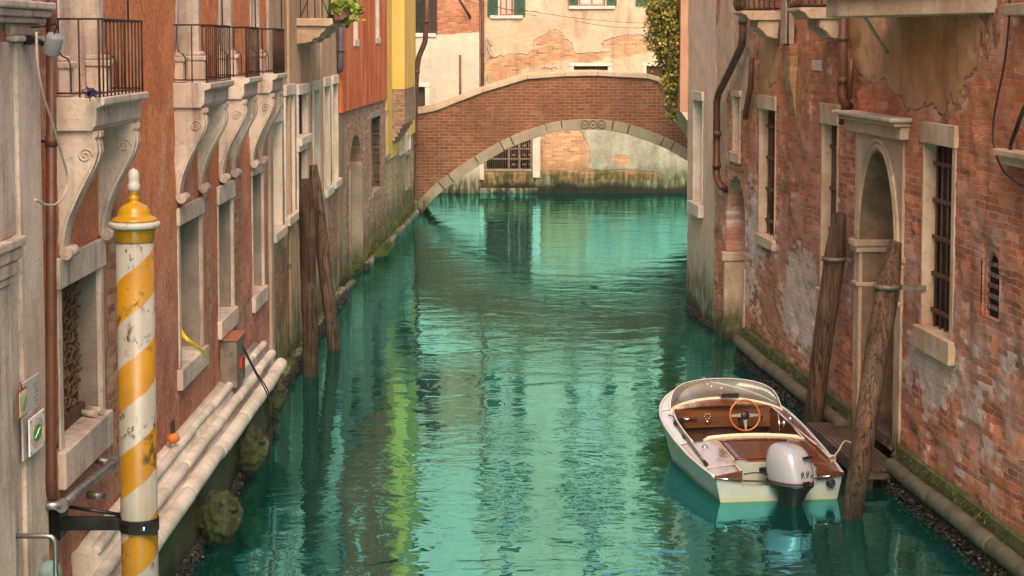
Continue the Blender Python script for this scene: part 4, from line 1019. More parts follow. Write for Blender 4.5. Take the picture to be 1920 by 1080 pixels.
# far bank on the right beyond the bridge (brick garden wall)
bm = B(); box(bm, 6.8, 9.4, 33.5, 50.6, -1.2, 3.2); tag(mk('canal_wall', bm, m7, origin=(8, 42, 0)), 'plain brick canal wall running on beyond the pink corner house', 'wall')
#PART2
# =============================== objects
def PF(F_, px, py, d=.1):
    u, z = F_.uz(px, py, d); return F_.P(u, z, d)
def zp(px, py, z):
    r = ray(px, py); t = (z - EYE) / r.z; return Vector((r.x * t, r.y * t, z))

# ---- drainpipes and wall fittings, right
def dpipe(F_, pts, r, label, d=.1, mat='pipe', coll=(), group=None, name='drainpipe', cat='drainpipe', smooth=True):
    P_ = [PF(F_, *q[:2], q[2] if len(q) > 2 else d) for q in pts]
    bm = B(); tube(bm, P_, r, 12)
    for (x, y) in coll:
        c = PF(F_, x, y, d); tube(bm, [c - Z * .035, c + Z * .035], r * 1.22, 12)
    o = mk(name, bm, M[mat], origin=P_[-1]); tag(o, label, cat, group or ('drainpipes on the canal houses' if cat == 'drainpipe' else 'thin conduits beside the upper balconies')); return o
dpipe(FR5, [(1391, -30), (1393, 60), (1391, 84), (1384, 100), (1356, 158), (1347, 175), (1344, 192), (1343, 325), (1346, 340), (1352, 349), (1362, 356, .02)], .058, 'long dark drainpipe with a slanting bend beside the pale pink plaster', d=.12, coll=((1393, 40), (1345, 250), (1344, 310)))
dpipe(FR5, [(1410, 108), (1407, 165), (1399, 205), (1397, 222)], .042, 'short broken rust-brown pipe stub left of the first barred window', d=.07)
dpipe(FR5, [(1583, -30), (1580, 150), (1578, 175), (1582, 190), (1592, 200, .03)], .058, 'thick dark drainpipe ending in an elbow above the second barred window', d=.14, coll=((1581, 72), (1580, 150)))
dpipe(FR5, [(1583, 192, .12), (1577, 232, .12)], .03, 'thin dark spout hanging under the thick drainpipe elbow', d=.12)
dpipe(FR5, [(1597, 110), (1592, 186)], .032, 'short black pipe length right of the thick drainpipe', d=.08)
dpipe(FR5, [(1478, -30), (1477, 86)], .014, 'thin dark conduit on the pale chimney strip', d=.2, name='conduit', cat='conduit')
dpipe(FR5, [(1462, 38), (1459, 88)], .012, 'thin rusty conduit left of the yellow mossed flue stub', d=.06, name='conduit', cat='conduit')
bm = B(); a_ = PF(FR5, 1612, 18, .5); b_ = PF(FR5, 1663, 99, .02); tube(bm, [a_, b_], .022, 8); tube(bm, spline([PF(FR5, 1609, 17, .5), PF(FR5, 1613, 8, .5), PF(FR5, 1626, -3, .5)]), .018, 6)
tag(mk('strut', bm, M['stone_warm'], origin=b_), 'slanting pale strut between the long stone slab and the brick wall', 'strut')
bm = B(); tube(bm, spline([PF(FR5, x, y, .1) for x, y in ((1893, -8), (1891, 50), (1883, 120), (1870, 185), (1862, 235), (1864, 275), (1878, 315), (1900, 338), (1926, 352))]), .0095, 8)
tag(mk('hanging_cable', bm, M['wire'], origin=PF(FR5, 1862, 240, .1)), 'thick black cable looping down the brick wall at the right edge', 'cable')
bm = B(); tube(bm, [PF(FR5, 1921, 200, .14), PF(FR5, 1896, 268, .1), PF(FR5, 1893, 284, .02)], .02, 8); tag(mk('spout', bm, M['black'], origin=PF(FR5, 1893, 284, .1)), 'black slanting spout pipe over the small stone canopy at right', 'pipe')
bm = B(); tube(bm, spline([PF(FR5, x, y, .03) for x, y in ((1903, 128), (1905, 135), (1915, 139), (1925, 141))]), .004, 5); tube(bm, [PF(FR5, 1901, 58, .03), PF(FR5, 1893, 95, .03)], .004, 5)
tag(mk('loose_wire', bm, M['palewire'], origin=PF(FR5, 1905, 130, .03)), 'pale loose wire end beside the black cable', 'wire')

# ---- wall fittings, left
P_ = [at(801, -30, 50.3), at(799, 40, 50.3), at(797, 78, 50.3), at(785, 108, 50.3), at(781, 135, 50.3), at(777, 240, 50.3), at(774, 345, 50.3), at(773, 368, 50.3)]
bm = B(); tube(bm, P_, .075, 12)
for q in (P_[1], P_[4], at(776, 270, 50.3)): tube(bm, [q - Z * .05, q + Z * .05], .095, 12)
tag(mk('drainpipe', bm, simple_mat('dark_brown_pipe', (.075, .035, .028), (.05, .025, .02), .45), origin=P_[-1]), 'dark brown drainpipe between the yellow house and the brick bridge', 'drainpipe', 'drainpipes on the canal houses')
P_ = [at(638, -30, 34.2), at(638, 122, 34.2), at(637, 135, 34.2)]
bm = B(); tube(bm, P_, [.07, .07, .055], 12); tube(bm, [at(638, 92, 34.2), at(638, 97, 34.2)], .085, 12); tag(mk('drainpipe', bm, simple_mat('blue_grey_pipe', (.09, .075, .085), (.06, .05, .06), .45), origin=P_[-1]), 'slate coloured drainpipe end at the left edge of the orange red stucco', 'drainpipe', 'drainpipes on the canal houses')
dp = dpipe(FL1, [(96, -40, .09), (96, 560, .09), (96, 905, .09), (97, 925, .09), (100, 945, .06), (104, 955, .0)], .036, 'brown round drainpipe running down the terracotta stucco at far left', d=.09, coll=((96, 265), (97, 830)))
u_, z_ = FL1.uz(97, 265, .09)
bm = B(); fb(bm, FL1, u_ - .14, u_ + .02, z_ - .012, z_ + .012, .0, .02); tube(bm, [FL1.P(u_, z_, .0), FL1.P(u_, z_, .14)], .01, 6); mk('bracket', bm, M['iron'], dp)
cc = PF(FL1, 99, 84, .24)
sc_ = thing('security_camera', 'grey cylindrical security camera mounted beside the brown drainpipe', 'camera', cc)
Mx = Matrix.Translation(cc) @ Matrix.Rotation(R(20), 4, 'Y') @ Matrix.Rotation(R(18), 4, 'X')
bm = B(); lathe(bm, [(.0, .075), (.035, .074), (.05, .068), (.055, .055), (.058, -.055), (.056, -.06), (.05, -.058)], M=Mx, seg=24); mk('housing', bm, M['greypl'], sc_)
bm = B(); lathe(bm, [(.0505, -.05), (.0505, -.057), (.03, -.052), (.0, -.052)], M=Mx, seg=20); lathe(bm, [(.02, -.053), (.018, -.06), (0, -.06)], M=Mx, seg=16); mk('lens', bm, M['black'], sc_)
bm = B(); tube(bm, [cc + Vector((-.05, 0, .0)), cc + Vector((-.10, -.02, .03)), cc + Vector((-.14, -.03, .03))], .018, 8); tube(bm, spline([cc + Vector((.01, -.02, .06)), cc + Vector((.04, -.04, .13)), cc + Vector((-.03, -.03, .12)), cc + Vector((-.14, 0, .11))], 5), .005, 5); box(bm, cc.x - .17, cc.x - .12, cc.y - .06, cc.y + .03, cc.z - .0, cc.z + .06); mk('arm', bm, M['black'], sc_)
bm = B(); tube(bm, spline([PF(FL1, x, y, .16) for x, y in ((68, 60), (70, 115), (79, 170), (98, 230), (113, 280), (126, 330), (122, 362), (106, 382), (86, 384), (66, 374))]), .0085, 8)
tag(mk('pale_cable', bm, M['palewire'], origin=PF(FL1, 125, 330, .16)), 'pale cable hanging in a loop across the brown drainpipe', 'cable')
# notice, seal and thermometer on the pilaster
d_ = .085
u0, zt_ = FL1.uz(47, 735, d_); u1, _ = FL1.uz(79, 700, d_); zb_ = FL1.uz(47, 868, d_)[1]; zt_ = FL1.uz(79, 698, d_)[1]
nb_ = thing('notice_panel', 'clear acrylic notice panel screwed to the stone pilaster beside the drainpipe', 'sign', FL1.P(u0, zb_, d_))
g = G('acrylic_panel'); g.fin((.50, .42, .42), .15, spec=.5); M['acry'] = g.m
bm = B(); fb(bm, FL1, u0, u1, zb_, zt_, d_ - .03, d_ - .018); mk('panel', bm, M['acry'], nb_, bevel=.003)
bm = B()
for k in range(9):
    z = zt_ - .06 - .028 * k; fb(bm, FL1, u0 + .26 + .03 * (k % 3), u1 - .04 - .02 * (k % 2), z, z + .011, d_ - .0178, d_ - .0165)
mk('faded_text', bm, simple_mat('faded_print', (.25, .2, .2)), nb_)
d2 = .1; a0, zA = FL1.uz(57, 857, d2); a1, zB = FL1.uz(83, 766, d2)
sg = thing('round_seal_sign', 'square white plate with a green oval seal below the clear notice panel', 'sign', FL1.P(a0, zA, d2))
bm = B(); fb(bm, FL1, a0, a1, zA, zB, d2 - .012, d2); mk('plate', bm, M['whitepl'], sg, bevel=.002)
cu, cz_ = (a0 + a1) / 2, (zA + zB) / 2; hu, hz = (a1 - a0) / 2, (zB - zA) / 2
def fdisc(bm, F_, cu, cz, ru, rz, d0, d1, n=32): uprism(bm, F_, [(cu + ru * math.cos(2 * math.pi * k / n), cz + rz * math.sin(2 * math.pi * k / n)) for k in range(n)], d0, d1)
bm = B(); fdisc(bm, FL1, cu, cz_, hu * .56, hz * .46, d2 + .0005, d2 + .003); se = mk('green_oval', bm, simple_mat('green_print', (.02, .36, .03), (.015, .3, .03), .4), sg)
bm = B()
for rr_ in (.62, .86): tube(bm, [FL1.P(cu + hu * rr_ * math.cos(2 * math.pi * k / 32), cz_ + hz * rr_ * .92 * math.sin(2 * math.pi * k / 32), d2 + .001) for k in range(33)], .0016, 4)
for k in range(22):
    if k in (0, 10, 11, 21): continue
    a = 2 * math.pi * k / 22; fb(bm, FL1, cu + hu * .74 * math.cos(a) - .006, cu + hu * .74 * math.cos(a) + .006, cz_ + hz * .70 * math.sin(a) - .008, cz_ + hz * .70 * math.sin(a) + .008, d2 + .0005, d2 + .0015)
mk('red_ring', bm, simple_mat('red_print', (.55, .2, .16)), sg)
bm = B(); tube(bm, spline([FL1.P(cu - hu * .36, cz_ - hz * .16, d2 + .004), FL1.P(cu - hu * .05, cz_ - hz * .02, d2 + .004), FL1.P(cu + hu * .1, cz_ + hz * .1, d2 + .004), FL1.P(cu + hu * .32, cz_ + hz * .18, d2 + .004)], 4), .005, 5); mk('white_swoosh', bm, M['whitepl'], sg)
bm = B()
for (a, z) in ((a0 + .025, zA + .02), (a1 - .025, zA + .02), (a0 + .025, zB - .02), (a1 - .025, zB - .02)): tube(bm, [FL1.P(a, z, d2), FL1.P(a, z, d2 + .004)], .006, 8)
mk('screws', bm, M['black'], sg)
t0, zA = FL1.uz(40, 788, .12); t1, zB = FL1.uz(55, 724, .12)
th_ = thing('thermometer', 'narrow wooden framed thermometer hung over the clear notice panel', 'thermometer', FL1.P(t0, zA, .1))
bm = B(); fb(bm, FL1, t0, t1, zA, zB, .09, .104); mk('frame', bm, simple_mat('thermo_wood', (.16, .06, .03)), th_, bevel=.002)
bm = B(); fb(bm, FL1, t0 + .02, t1 - .02, zA + .012, zB - .012, .1045, .108); mk('scale', bm, simple_mat('scale_card', (.62, .55, .33)), th_)
bm = B(); tube(bm, [FL1.P((t0 + t1) / 2, zA + .04, .112), FL1.P((t0 + t1) / 2, zB - .05, .112)], .004, 6)
for k in range(12): z = zA + .05 + (zB - zA - .1) * k / 11; fb(bm, FL1, t0 + .035, t0 + .06, z, z + .002, .1082, .109); fb(bm, FL1, t1 - .06, t1 - .035, z, z + .002, .1082, .109)
mk('glass_tube', bm, simple_mat('thermo_tube', (.10, .18, .12), rough=.2), th_)
bm = B(); tube(bm, [FL1.P((t0 + t1) / 2, zB, .1), FL1.P((t0 + t1) / 2, zB + .045, .09)], .005, 6); mk('hook', bm, M['iron'], th_)
# junction box
u0, zt_ = FL1.uz(411, 640); zb_ = FL1.uz(411, 729)[1]
jb = thing('junction_box', 'rusty topped grey metal box fixed over the moulding below the third left window', 'box', FL1.P(u0 + .3, zb_, .1))
bm = B(); fb(bm, FL1, u0, u0 + .62, zb_, zt_, .003, .19); mk('body', bm, simple_mat('weathered_steel_box', (.24, .20, .17), (.13, .10, .085), .5, .5, scale=4), jb, bevel=.008)
bm = B(); fb(bm, FL1, u0 - .015, u0 + .635, zt_ + .002, zt_ + .02, .003, .205); mk('lid', bm, simple_mat('rusty_lid', (.30, .10, .05), (.22, .17, .14), .8, scale=5), jb, bevel=.004)
bm = B(); fb(bm, FL1, u0 + .2, u0 + .42, zb_ + .18, zb_ + .3, .19, .215); mk('red_label', bm, simple_mat('red_latch', (.4, .03, .02)), jb, bevel=.004)
bm = B()
for off in (0, .06): tube(bm, spline([FL1.P(u0 + .3 + off, zt_ - .1, .2), FL1.P(u0 + .45 + off, zb_ + .1, .32), FL1.P(u0 + .6 + off * 2, zb_ - .2, .44), FL1.P(u0 + .7, zb_ - .55, .46), FL1.P(u0 + .72 + off, -.1, .44)], 6), .008, 6)
tag(mk('box_cable', bm, M['wire'], origin=FL1.P(u0 + .4, zb_, .3)), 'pair of black cables drooping from the metal box into the canal', 'cable')
# yellow hose, lamp, pipes
bm = B(); tube(bm, spline([PF(FL1, 337, 600, -.2), PF(FL1, 338, 617, -.05), PF(FL1, 348, 634, .06), PF(FL1, 364, 646, .12), PF(FL1, 377, 656, .15), PF(FL1, 387, 668, .16)], 6), .02, 10)
tag(mk('yellow_hose', bm, M['yellow_hose'], origin=PF(FL1, 360, 645, .1)), 'short yellow hose sticking out of the second left window', 'hose')
lc = PF(FL1, 326, 822, .09); lp = thing('bulkhead_lamp', 'small orange capped lamp on a rusty plate above the stone moulding', 'lamp', lc)
bm = B(); lathe(bm, [(.0, .05), (.035, .045), (.05, .0), (.045, -.05), (0, -.055)], c=lc, M=Matrix.Rotation(R(70), 4, 'Y'), seg=20); mk('cap', bm, M['orange'], lp)
uu, zz = FL1.uz(322, 822); bm = B(); fb(bm, FL1, uu - .07, uu + .07, zz - .16, zz + .16, .003, .02); tube(bm, [FL1.P(uu, zz, .02), FL1.P(uu, zz, .06)], .02, 8); mk('back_plate', bm, M['iron'], lp, bevel=.004)
bm = B(); p0 = PF(FL1, 116, 948, .16); p1 = PF(FL1, 212, 868, .16); tube(bm, [p0, p1], .034, 16); tube(bm, [p1 - (p1 - p0).normalized() * .04, p1 + (p1 - p0).normalized() * .03], .045, 14); tube(bm, [p1, p1 + Vector((-.16, 0, .03))], .03, 10); tube(bm, [p0 - (p1 - p0).normalized() * .02, p0 + (p1 - p0).normalized() * .04], .045, 14); tube(bm, [p0, p0 + Vector((-.16, 0, 0))], .03, 10)
tag(mk('steel_rail', bm, M['steel'], origin=p0), 'grey steel tube rail running back from the drainpipe foot to behind the striped pole', 'rail')
bm = B(); uu, zz = FL1.uz(164, 928); tube(bm, [FL1.P(uu, zz, 0), FL1.P(uu, zz - .01, .13)], .03, 14); lathe(bm, [(.031, 0), (.031, .01), (.02, .01), (.02, 0)], c=FL1.P(uu, zz - .01, .128), M=Matrix.Rotation(R(90), 4, 'Y'), seg=14)
tag(mk('pipe_stub', bm, M['steel'], origin=FL1.P(uu, zz, 0)), 'short grey outlet pipe poking from the wall under the steel rail', 'pipe')
bm = B(); Yh = 11.35; tube(bm, [at(-60, 1005, Yh), at(88, 1005, Yh), at(97, 1007, Yh), at(102, 1013, Yh), at(104, 1022, Yh), at(106, 1180, Yh)], .017, 14)
tag(mk('handrail', bm, M['steel'], origin=at(103, 1012, Yh)), 'bent chrome handrail end in the bottom left corner', 'handrail')
vc_ = at(92, 1076, 11.9); vv_ = thing('valve', 'green capped pipe flange behind the chrome handrail', 'valve', vc_)
bm = B(); Mv = Matrix.Rotation(R(75), 4, 'Y') @ Matrix.Rotation(R(15), 4, 'X')
lathe(bm, [(.0, .0), (.12, .0), (.125, .012), (.12, .03), (.0, .03)], c=vc_ - Vector((.06, 0, 0)), M=Mv, seg=28)
for k in range(8): a = k * .785; c = vc_ - Vector((.06, 0, 0)) + Mv @ Vector((.1 * math.cos(a), .1 * math.sin(a), .035)); blobmesh(bm, c, .012, .012, .012, 0, 1, 1)
mk('flange', bm, simple_mat('green_flange', (.10, .20, .15), (.16, .10, .06), .6), vv_)
bm = B(); lathe(bm, [(.085, .0), (.085, .05), (.07, .09), (.04, .11), (0, .115)], c=vc_ - Vector((.03, 0, 0)), M=Mv, seg=28); mk('dome', bm, simple_mat('teal_dome', (.16, .25, .24), (.12, .19, .19), .5), vv_)
bc = PF(FL1, 172, 178, .3)
bm = B()
for k in range(9):
    tube(bm, spline([bc + Vector((random.gauss(0, .03), random.gauss(0, .05), random.gauss(0.01, .02))) for _ in range(5)], 4), .004, 5)
for k in range(3): tube(bm, spline([bc, bc + Vector((.03, .1 + .1 * k, -.05)), bc + Vector((.03, .15 + .12 * k, -.1 - .03 * k))], 5), .002, 4)
tag(mk('blue_twine', bm, simple_mat('blue_twine', (.03, .03, .10)), origin=bc), 'tangle of dark blue twine tied at the first balcony rail corner', 'twine')

# ---- striped mooring pole
pY = 12.42; pc = at(253, 480, pY); px_ = pc.x
po = thing('striped_pole', 'yellow and white spiral striped mooring pole with a turned finial', 'mooring pole', (px_, pY, 0))
g = G('spiral_stripe_paint'); X = g.m_('SUBTRACT', g.xyz(0), px_); Y = g.m_('SUBTRACT', g.xyz(1), pY)
an = g.m_('DIVIDE', g.m_('ARCTAN2', Y, X), 2 * math.pi)
za_ = at(256, 548, pY - .128).z; PH = (za_ - at(256, 1040, pY - .128).z) / 3; PC = -za_ / PH - .31
ph = g.m_('FRACT', g.m_('ADD', g.m_('SUBTRACT', g.m_('DIVIDE', g.xyz(2), PH), an), g.m_('ADD', PC, g.m_('MULTIPLY', g.m_('SUBTRACT', g.noise(g.pos(), 6, 2), .5), .03))))
PHASE_NODE = ph
stp = g.n('ShaderNodeMapRange', {0: g.m_('ABSOLUTE', g.m_('SUBTRACT', g.m_('FRACT', g.m_('ADD', ph, .06)), .5)), 1: .243, 2: .257})
yel = g.mix(g.th(g.noise(g.pos(), 4, 5), .3, .7), (.33, .175, .003), (.27, .13, .003)); whi = g.mix(g.th(g.noise(g.pos(), 3, 6), .3, .7), (.31, .32, .30), (.25, .26, .24))
c = g.mix(stp, whi, yel)
chip = g.noise(g.vmul(g.pos(), (1, 1, .6)), 17, 8, .75); chip2 = g.noise(g.pos(), 2.2, 4, .6)
cm = g.m_('MAXIMUM', g.m_('MULTIPLY', g.th(chip, .55, .57), g.th(chip2, .46, .56)), g.th(g.noise(g.vmul(g.pos(), (1, 1, 1.6)), 46, 3, .6), .72, .74))
c = g.mix(g.m_('MULTIPLY', g.th(g.noise(g.vmul(g.pos(), (9, 9, .8)), 2, 5), .45, .75), .5), c, (.24, .15, .07)); c = g.mix(cm, c, (.05, .035, .025))
sp_m = g.fin(c, .42, g.bump(g.m_('ADD', g.m_('MULTIPLY', cm, -1), g.m_('MULTIPLY', g.noise(g.pos(), 12, 4), .3)), .004), spec=.45)
zcap = at(253, 452, pY).z
bm = B(); lathe(bm, [(.128, -1.3), (.128, zcap)], c=(px_, pY, 0), seg=40); mk('shaft', bm, sp_m, po)
g = G('cap_paint'); cc_ = g.mix(g.th(g.noise(g.pos(), 6, 5), .3, .7), (.42, .235, .004), (.36, .18, .003)); M['yelpaint'] = g.fin(cc_, .32, g.bump(g.noise(g.pos(), 20, 4), .0015), spec=.5)
g = G('chipped_white_paint'); n_ = g.noise(g.pos(), 26, 6, .7); cc_ = g.mix(g.th(n_, .6, .63), (.42, .41, .38), (.10, .05, .03)); M['whitechip'] = g.fin(cc_, .4, g.bump(n_, .002))
bm = B(); lathe(bm, [(.132, zcap - .003), (.136, zcap + .0), (.136, zcap + .07), (.15, zcap + .085)], c=(px_, pY, 0), seg=40); mk('collar', bm, M['yelpaint'], po)
z1 = zcap + .088
bm = B(); lathe(bm, [(.15, z1), (.172, z1 + .008), (.178, z1 + .028), (.172, z1 + .045), (.15, z1 + .05)], c=(px_, pY, 0), seg=40); mk('rim', bm, M['whitechip'], po)
z1 += .051
bm = B(); lathe(bm, [(.155, z1), (.158, z1 + .01), (.145, z1 + .022), (.118, z1 + .035), (.11, z1 + .055), (.105, z1 + .08), (.085, z1 + .105), (.055, z1 + .12), (.035, z1 + .13), (.03, z1 + .145), (.04, z1 + .16), (.028, z1 + .17), (.026, z1 + .19), (.036, z1 + .2)], c=(px_, pY, 0), seg=40); mk('cap', bm, M['yelpaint'], po)
z1 += .2
bm = B(); lathe(bm, [(.03, z1), (.042, z1 + .02), (.044, z1 + .05), (.036, z1 + .06), (.036, z1 + .085), (.038, z1 + .12), (.028, z1 + .15), (.0, z1 + .165)], c=(px_, pY, 0), seg=28); mk('finial', bm, M['whitechip'], po)
zb_ = at(253, 981, pY).z
bk = thing('pole_bracket', 'black steel wall bracket clamped round the striped pole', 'bracket', (-3.1, pY, zb_))
bm = B(); box(bm, -3.198, px_ - .12, pY - .03, pY + .03, zb_ - .045, zb_ + .045); box(bm, -3.198, -3.12, pY - .12, pY + .12, zb_ - .09, zb_ + .13); mk('arm', bm, M['black'], bk, bevel=.006)
bm = B(); tube(bm, [(-3.15, pY + .02, zb_ + .12), (px_ - .13, pY + .02, zb_ + .055)], .014, 8); mk('brace', bm, M['black'], bk)
bm = B(); lathe(bm, [(.129, -.045), (.137, -.045), (.137, .045), (.129, .045)], c=(px_, pY, zb_), seg=40); box(bm, px_ - .05, px_ + .155, pY - .146, pY - .138, zb_ - .045, zb_ + .045); mk('clamp_band', bm, M['black'], bk)
bm = B(); lathe(bm, [(.0, .0), (.018, .0), (.018, .012), (0, .012)], c=(px_ + .06, pY - .147, zb_), M=Matrix.Rotation(R(90), 4, 'X'), seg=6); mk('bolt', bm, M['chrome'], bk)

# ---- mooring piles
def pile(label, wb, zt, ptx, Yt, r0, r1, mat, lean_top=.12, flat=.6, band=None, group=None):
    base = Vector((wb[0], wb[1], 0)); top_ = Vector((ptx, Yt, zt)); ax = (top_ - base)
    o = thing('mooring_pile', label, 'mooring pile', base, 'wooden mooring piles leaning by the canal walls')
    bm = B(); N_ = 26; seg = 14; rings = []
    bot = base - ax * (1.1 / zt); xx = ax.cross(Vector((0, 1, 0))).normalized(); yy = ax.normalized().cross(xx)
    for i in range(N_ + 1):
        t = i / N_; p_ = bot.lerp(top_, t); zrel = (1 - t) * (ax.length * (zt + 1.1) / zt)
        r_ = r0 + (r1 - r0) * t; cut = lean_top * 3
        k = 1.0 if zrel > cut else flat + (1 - flat) * (zrel / cut) ** .9
        p_ = p_ + xx * .025 * mnoise.noise(Vector((0, 0, p_.z * .8 + wb[0]))) + yy * .02 * mnoise.noise(Vector((5, 0, p_.z * .8)))
        ring = []
        for j in range(seg):
            a = 2 * math.pi * j / seg; kk = r_ * (1 + .10 * mnoise.noise(Vector((math.cos(a) * 1.4, math.sin(a) * 1.4, p_.z * .7 + wb[1]))) + .035 * mnoise.noise(Vector((math.cos(a) * 5, math.sin(a) * 5, p_.z * 1.5))))
            kx = k if abs(math.cos(a)) > .3 else k ** .6
            ring.append(bm.verts.new(p_ + xx * math.cos(a) * kk * kx + yy * math.sin(a) * kk * kx))
        rings.append(ring)
    for i in range(N_):
        for j in range(seg): f = bm.faces.new((rings[i][j], rings[i][(j + 1) % seg], rings[i + 1][(j + 1) % seg], rings[i + 1][j])); f.smooth = True
    bm.faces.new(rings[-1]); mk('post', bm, M[mat], o)
    if band:
        t = band[0] / zt; c = base.lerp(top_, t); rr = r0 + (r1 - r0) * t + .02
        bm = B(); lathe(bm, [(rr - .006, -.024), (rr + .004, -.024), (rr + .004, .024), (rr - .006, .024)], c=c, seg=28)
        wp = FR5.P(c.y, c.z, 0)
        box(bm, c.x + rr - .02, wp.x + .03, c.y - .012 - .1, c.y - .1 + .012, c.z - .022, c.z + .022); mk('iron_band', bm, M['band_iron'], o)
    return o
wa_ = water(*(582, 705)) if False else zp(582, 705, 0); wb_ = zp(626, 657, 0); tA = at(574, 335, 25.9); tB = at(587, 309, 28.2)
pile('blackish upright mooring pile with a square cut top before the tan house', wa_, tA.z, tA.x, 25.9, .112, .118, 'pile_dark', .13, .65)
pile('brown leaning mooring pile crossing behind the dark upright pile', wb_, tB.z, tB.x, 28.2, .105, .10, 'pile', .13, .62)
t1_ = at(1575, 400, 21.4); pile('leaning brown mooring pile with iron band just beyond the boat stern step', zp(1521, 822, 0), t1_.z, t1_.x, 21.4, .108, .135, 'pile', .17, .55, band=(at(1570, 491, 21.15).z,))
t2_ = at(1677, 455, 18.9); pile('nearest brown mooring pile with iron band in front of the arched doorway', zp(1597, 970, 0), t2_.z, t2_.x, 18.9, .10, .132, 'pile', .17, .55, band=(at(1660, 536, 18.8).z,))

# ---- landing boards at the doorway
def step_(label, px0, px1, z, d0, d1, group):
    u0 = px0; u1 = px1; o = thing('landing_step', label, 'step', FR5.P((u0 + u1) / 2, 0, (d0 + d1) / 2), 'slatted wooden landing steps at the arched doorway')
    n_ = max(4, int((d1 - d0) / .055)); bm = B()
    for k in range(n_):
        a = d0 + (d1 - d0) * k / n_; fb(bm, FR5, u0, u1, z - .03, z, a + .004, a + (d1 - d0) / n_ - .006)
    mk('boards', bm, M['deckboard'], o, bevel=.004)
    bm = B(); fb(bm, FR5, u0 + .02, u0 + .1, z - .12, z - .033, d0, d1); fb(bm, FR5, u1 - .1, u1 - .02, z - .12, z - .033, d0, d1); fb(bm, FR5, u0, u1, z - .13, z - .034, d1 - .045, d1 - .003); mk('frame', bm, M['deckboard'], o)
    for uu in (u0 + .1, u1 - .1):
        bm = B(); fb(bm, FR5, uu - .05, uu + .05, -1.2, z - .133, d1 - .15, d1 - .05); mk('leg', bm, M['pile_dark'], o)
def ud(px, py, z):
    p_ = zp(px, py, z); q = p_ - FR5.A; return (p_.y, (p_ - FR5.P(p_.y, z, 0)).dot(FR5.n))
print('STEP', ud(1539, 806, .25), ud(1600, 868, .25), ud(1677, 862, .25), ud(1570, 801, .25), ud(1645, 803, .45), ud(1681, 833, .45), ud(1651, 770, .45))
step_('lower slatted wooden landing step outside the arched doorway', 19.15, 21.55, .24, .05, .50, None)
step_('upper slatted wooden landing step inside the arched doorway', ax0 + .02, ax1 - .02, .46, -.28, .045, None)

# ---- motorboat
bt = thing('motorboat', 'small varnished wooden motorboat with white hull moored by the right wall', 'boat', (2.80, 18.72, 0)); bt.rotation_euler = (0, 0, R(7.1)); OFF[bt] = Vector((0, 0, 0))
LB = 3.56
def lerp_tab(T_, t):
    for (a, b), (c, d) in zip(T_, T_[1:]):
        if t <= c:
            k = (t - a) / (c - a); k2 = k; return b + (d - b) * k2
    return T_[-1][1]
HW = [(0, .685), (.12, .735), (.25, .775), (.4, .795), (.55, .80), (.66, .775), (.76, .705), (.85, .575), (.92, .40), (.97, .21), (1., .015)]
ZS_ = [(0, .275), (.2, .30), (.4, .345), (.6, .41), (.8, .50), (1., .60)]
def sm(T_, y): t = y / LB; return sum(lerp_tab(T_, min(max(t + o_, 0), 1)) for o_ in (-.03, -.015, 0, .015, .03)) / 5 if .03 < t < .97 else lerp_tab(T_, min(max(t, 0), 1))
hwf = lambda y: sm(HW, y); zsf = lambda y: sm(ZS_, y)
dk = lambda x, y: zsf(y) + .055 * (1 - (x / max(hwf(y), .02)) ** 2) * min(1, hwf(y) / .5)
N_ = 44; bm = B(); rings = []
for i in range(N_ + 1):
    y = LB * i / N_; h = hwf(y); zs = zsf(y); t = y / LB; f = max(0, (t - .55) / .45)
    kz = -.16 + .30 * f ** 2.5; cz = -.02 + .18 * f ** 1.5
    ch = h * (.90 - .42 * f); yo = .0 if t > .02 else 0
    prof = [(h, zs), (h * (.985 - .1 * f) , zs * .7 + cz * .3), (h * (.95 - .22 * f), zs * .35 + cz * .65), (ch, cz), (ch * .5, (cz + kz) * .55), (0, kz)]
    if t > .93: pass
    ring = [bm.verts.new((x, y - .25 * f * (zs - z), z)) for x, z in prof] + [bm.verts.new((-x, y - .25 * f * (zs - z), z)) for x, z in prof[-2::-1]]
    rings.append(ring)
for i in range(N_):
    for k in range(len(rings[0]) - 1): f = bm.faces.new((rings[i][k], rings[i][k + 1], rings[i + 1][k + 1], rings[i + 1][k])); f.smooth = True
g = G('boat_hull_paint'); zz_ = g.xyz(2); nz = g.noise(g.pos(), 5, 5)
c = g.mix(g.th(nz, .3, .7), (.36, .39, .365), (.31, .34, .31)); c = g.mix(g.th(g.m_('ADD', zz_, g.m_('MULTIPLY', nz, .06)), .10, .03), c, (.38, .34, .22)); c = g.mix(g.th(g.noise(g.vmul(g.pos(), (12, 12, 1)), 1.2, 5), .55, .8, 0, .35), c, (.25, .18, .10))
M['hull'] = g.fin(c, .3, None, spec=.5)
hull = mk('hull', bm, M['hull'], bt)
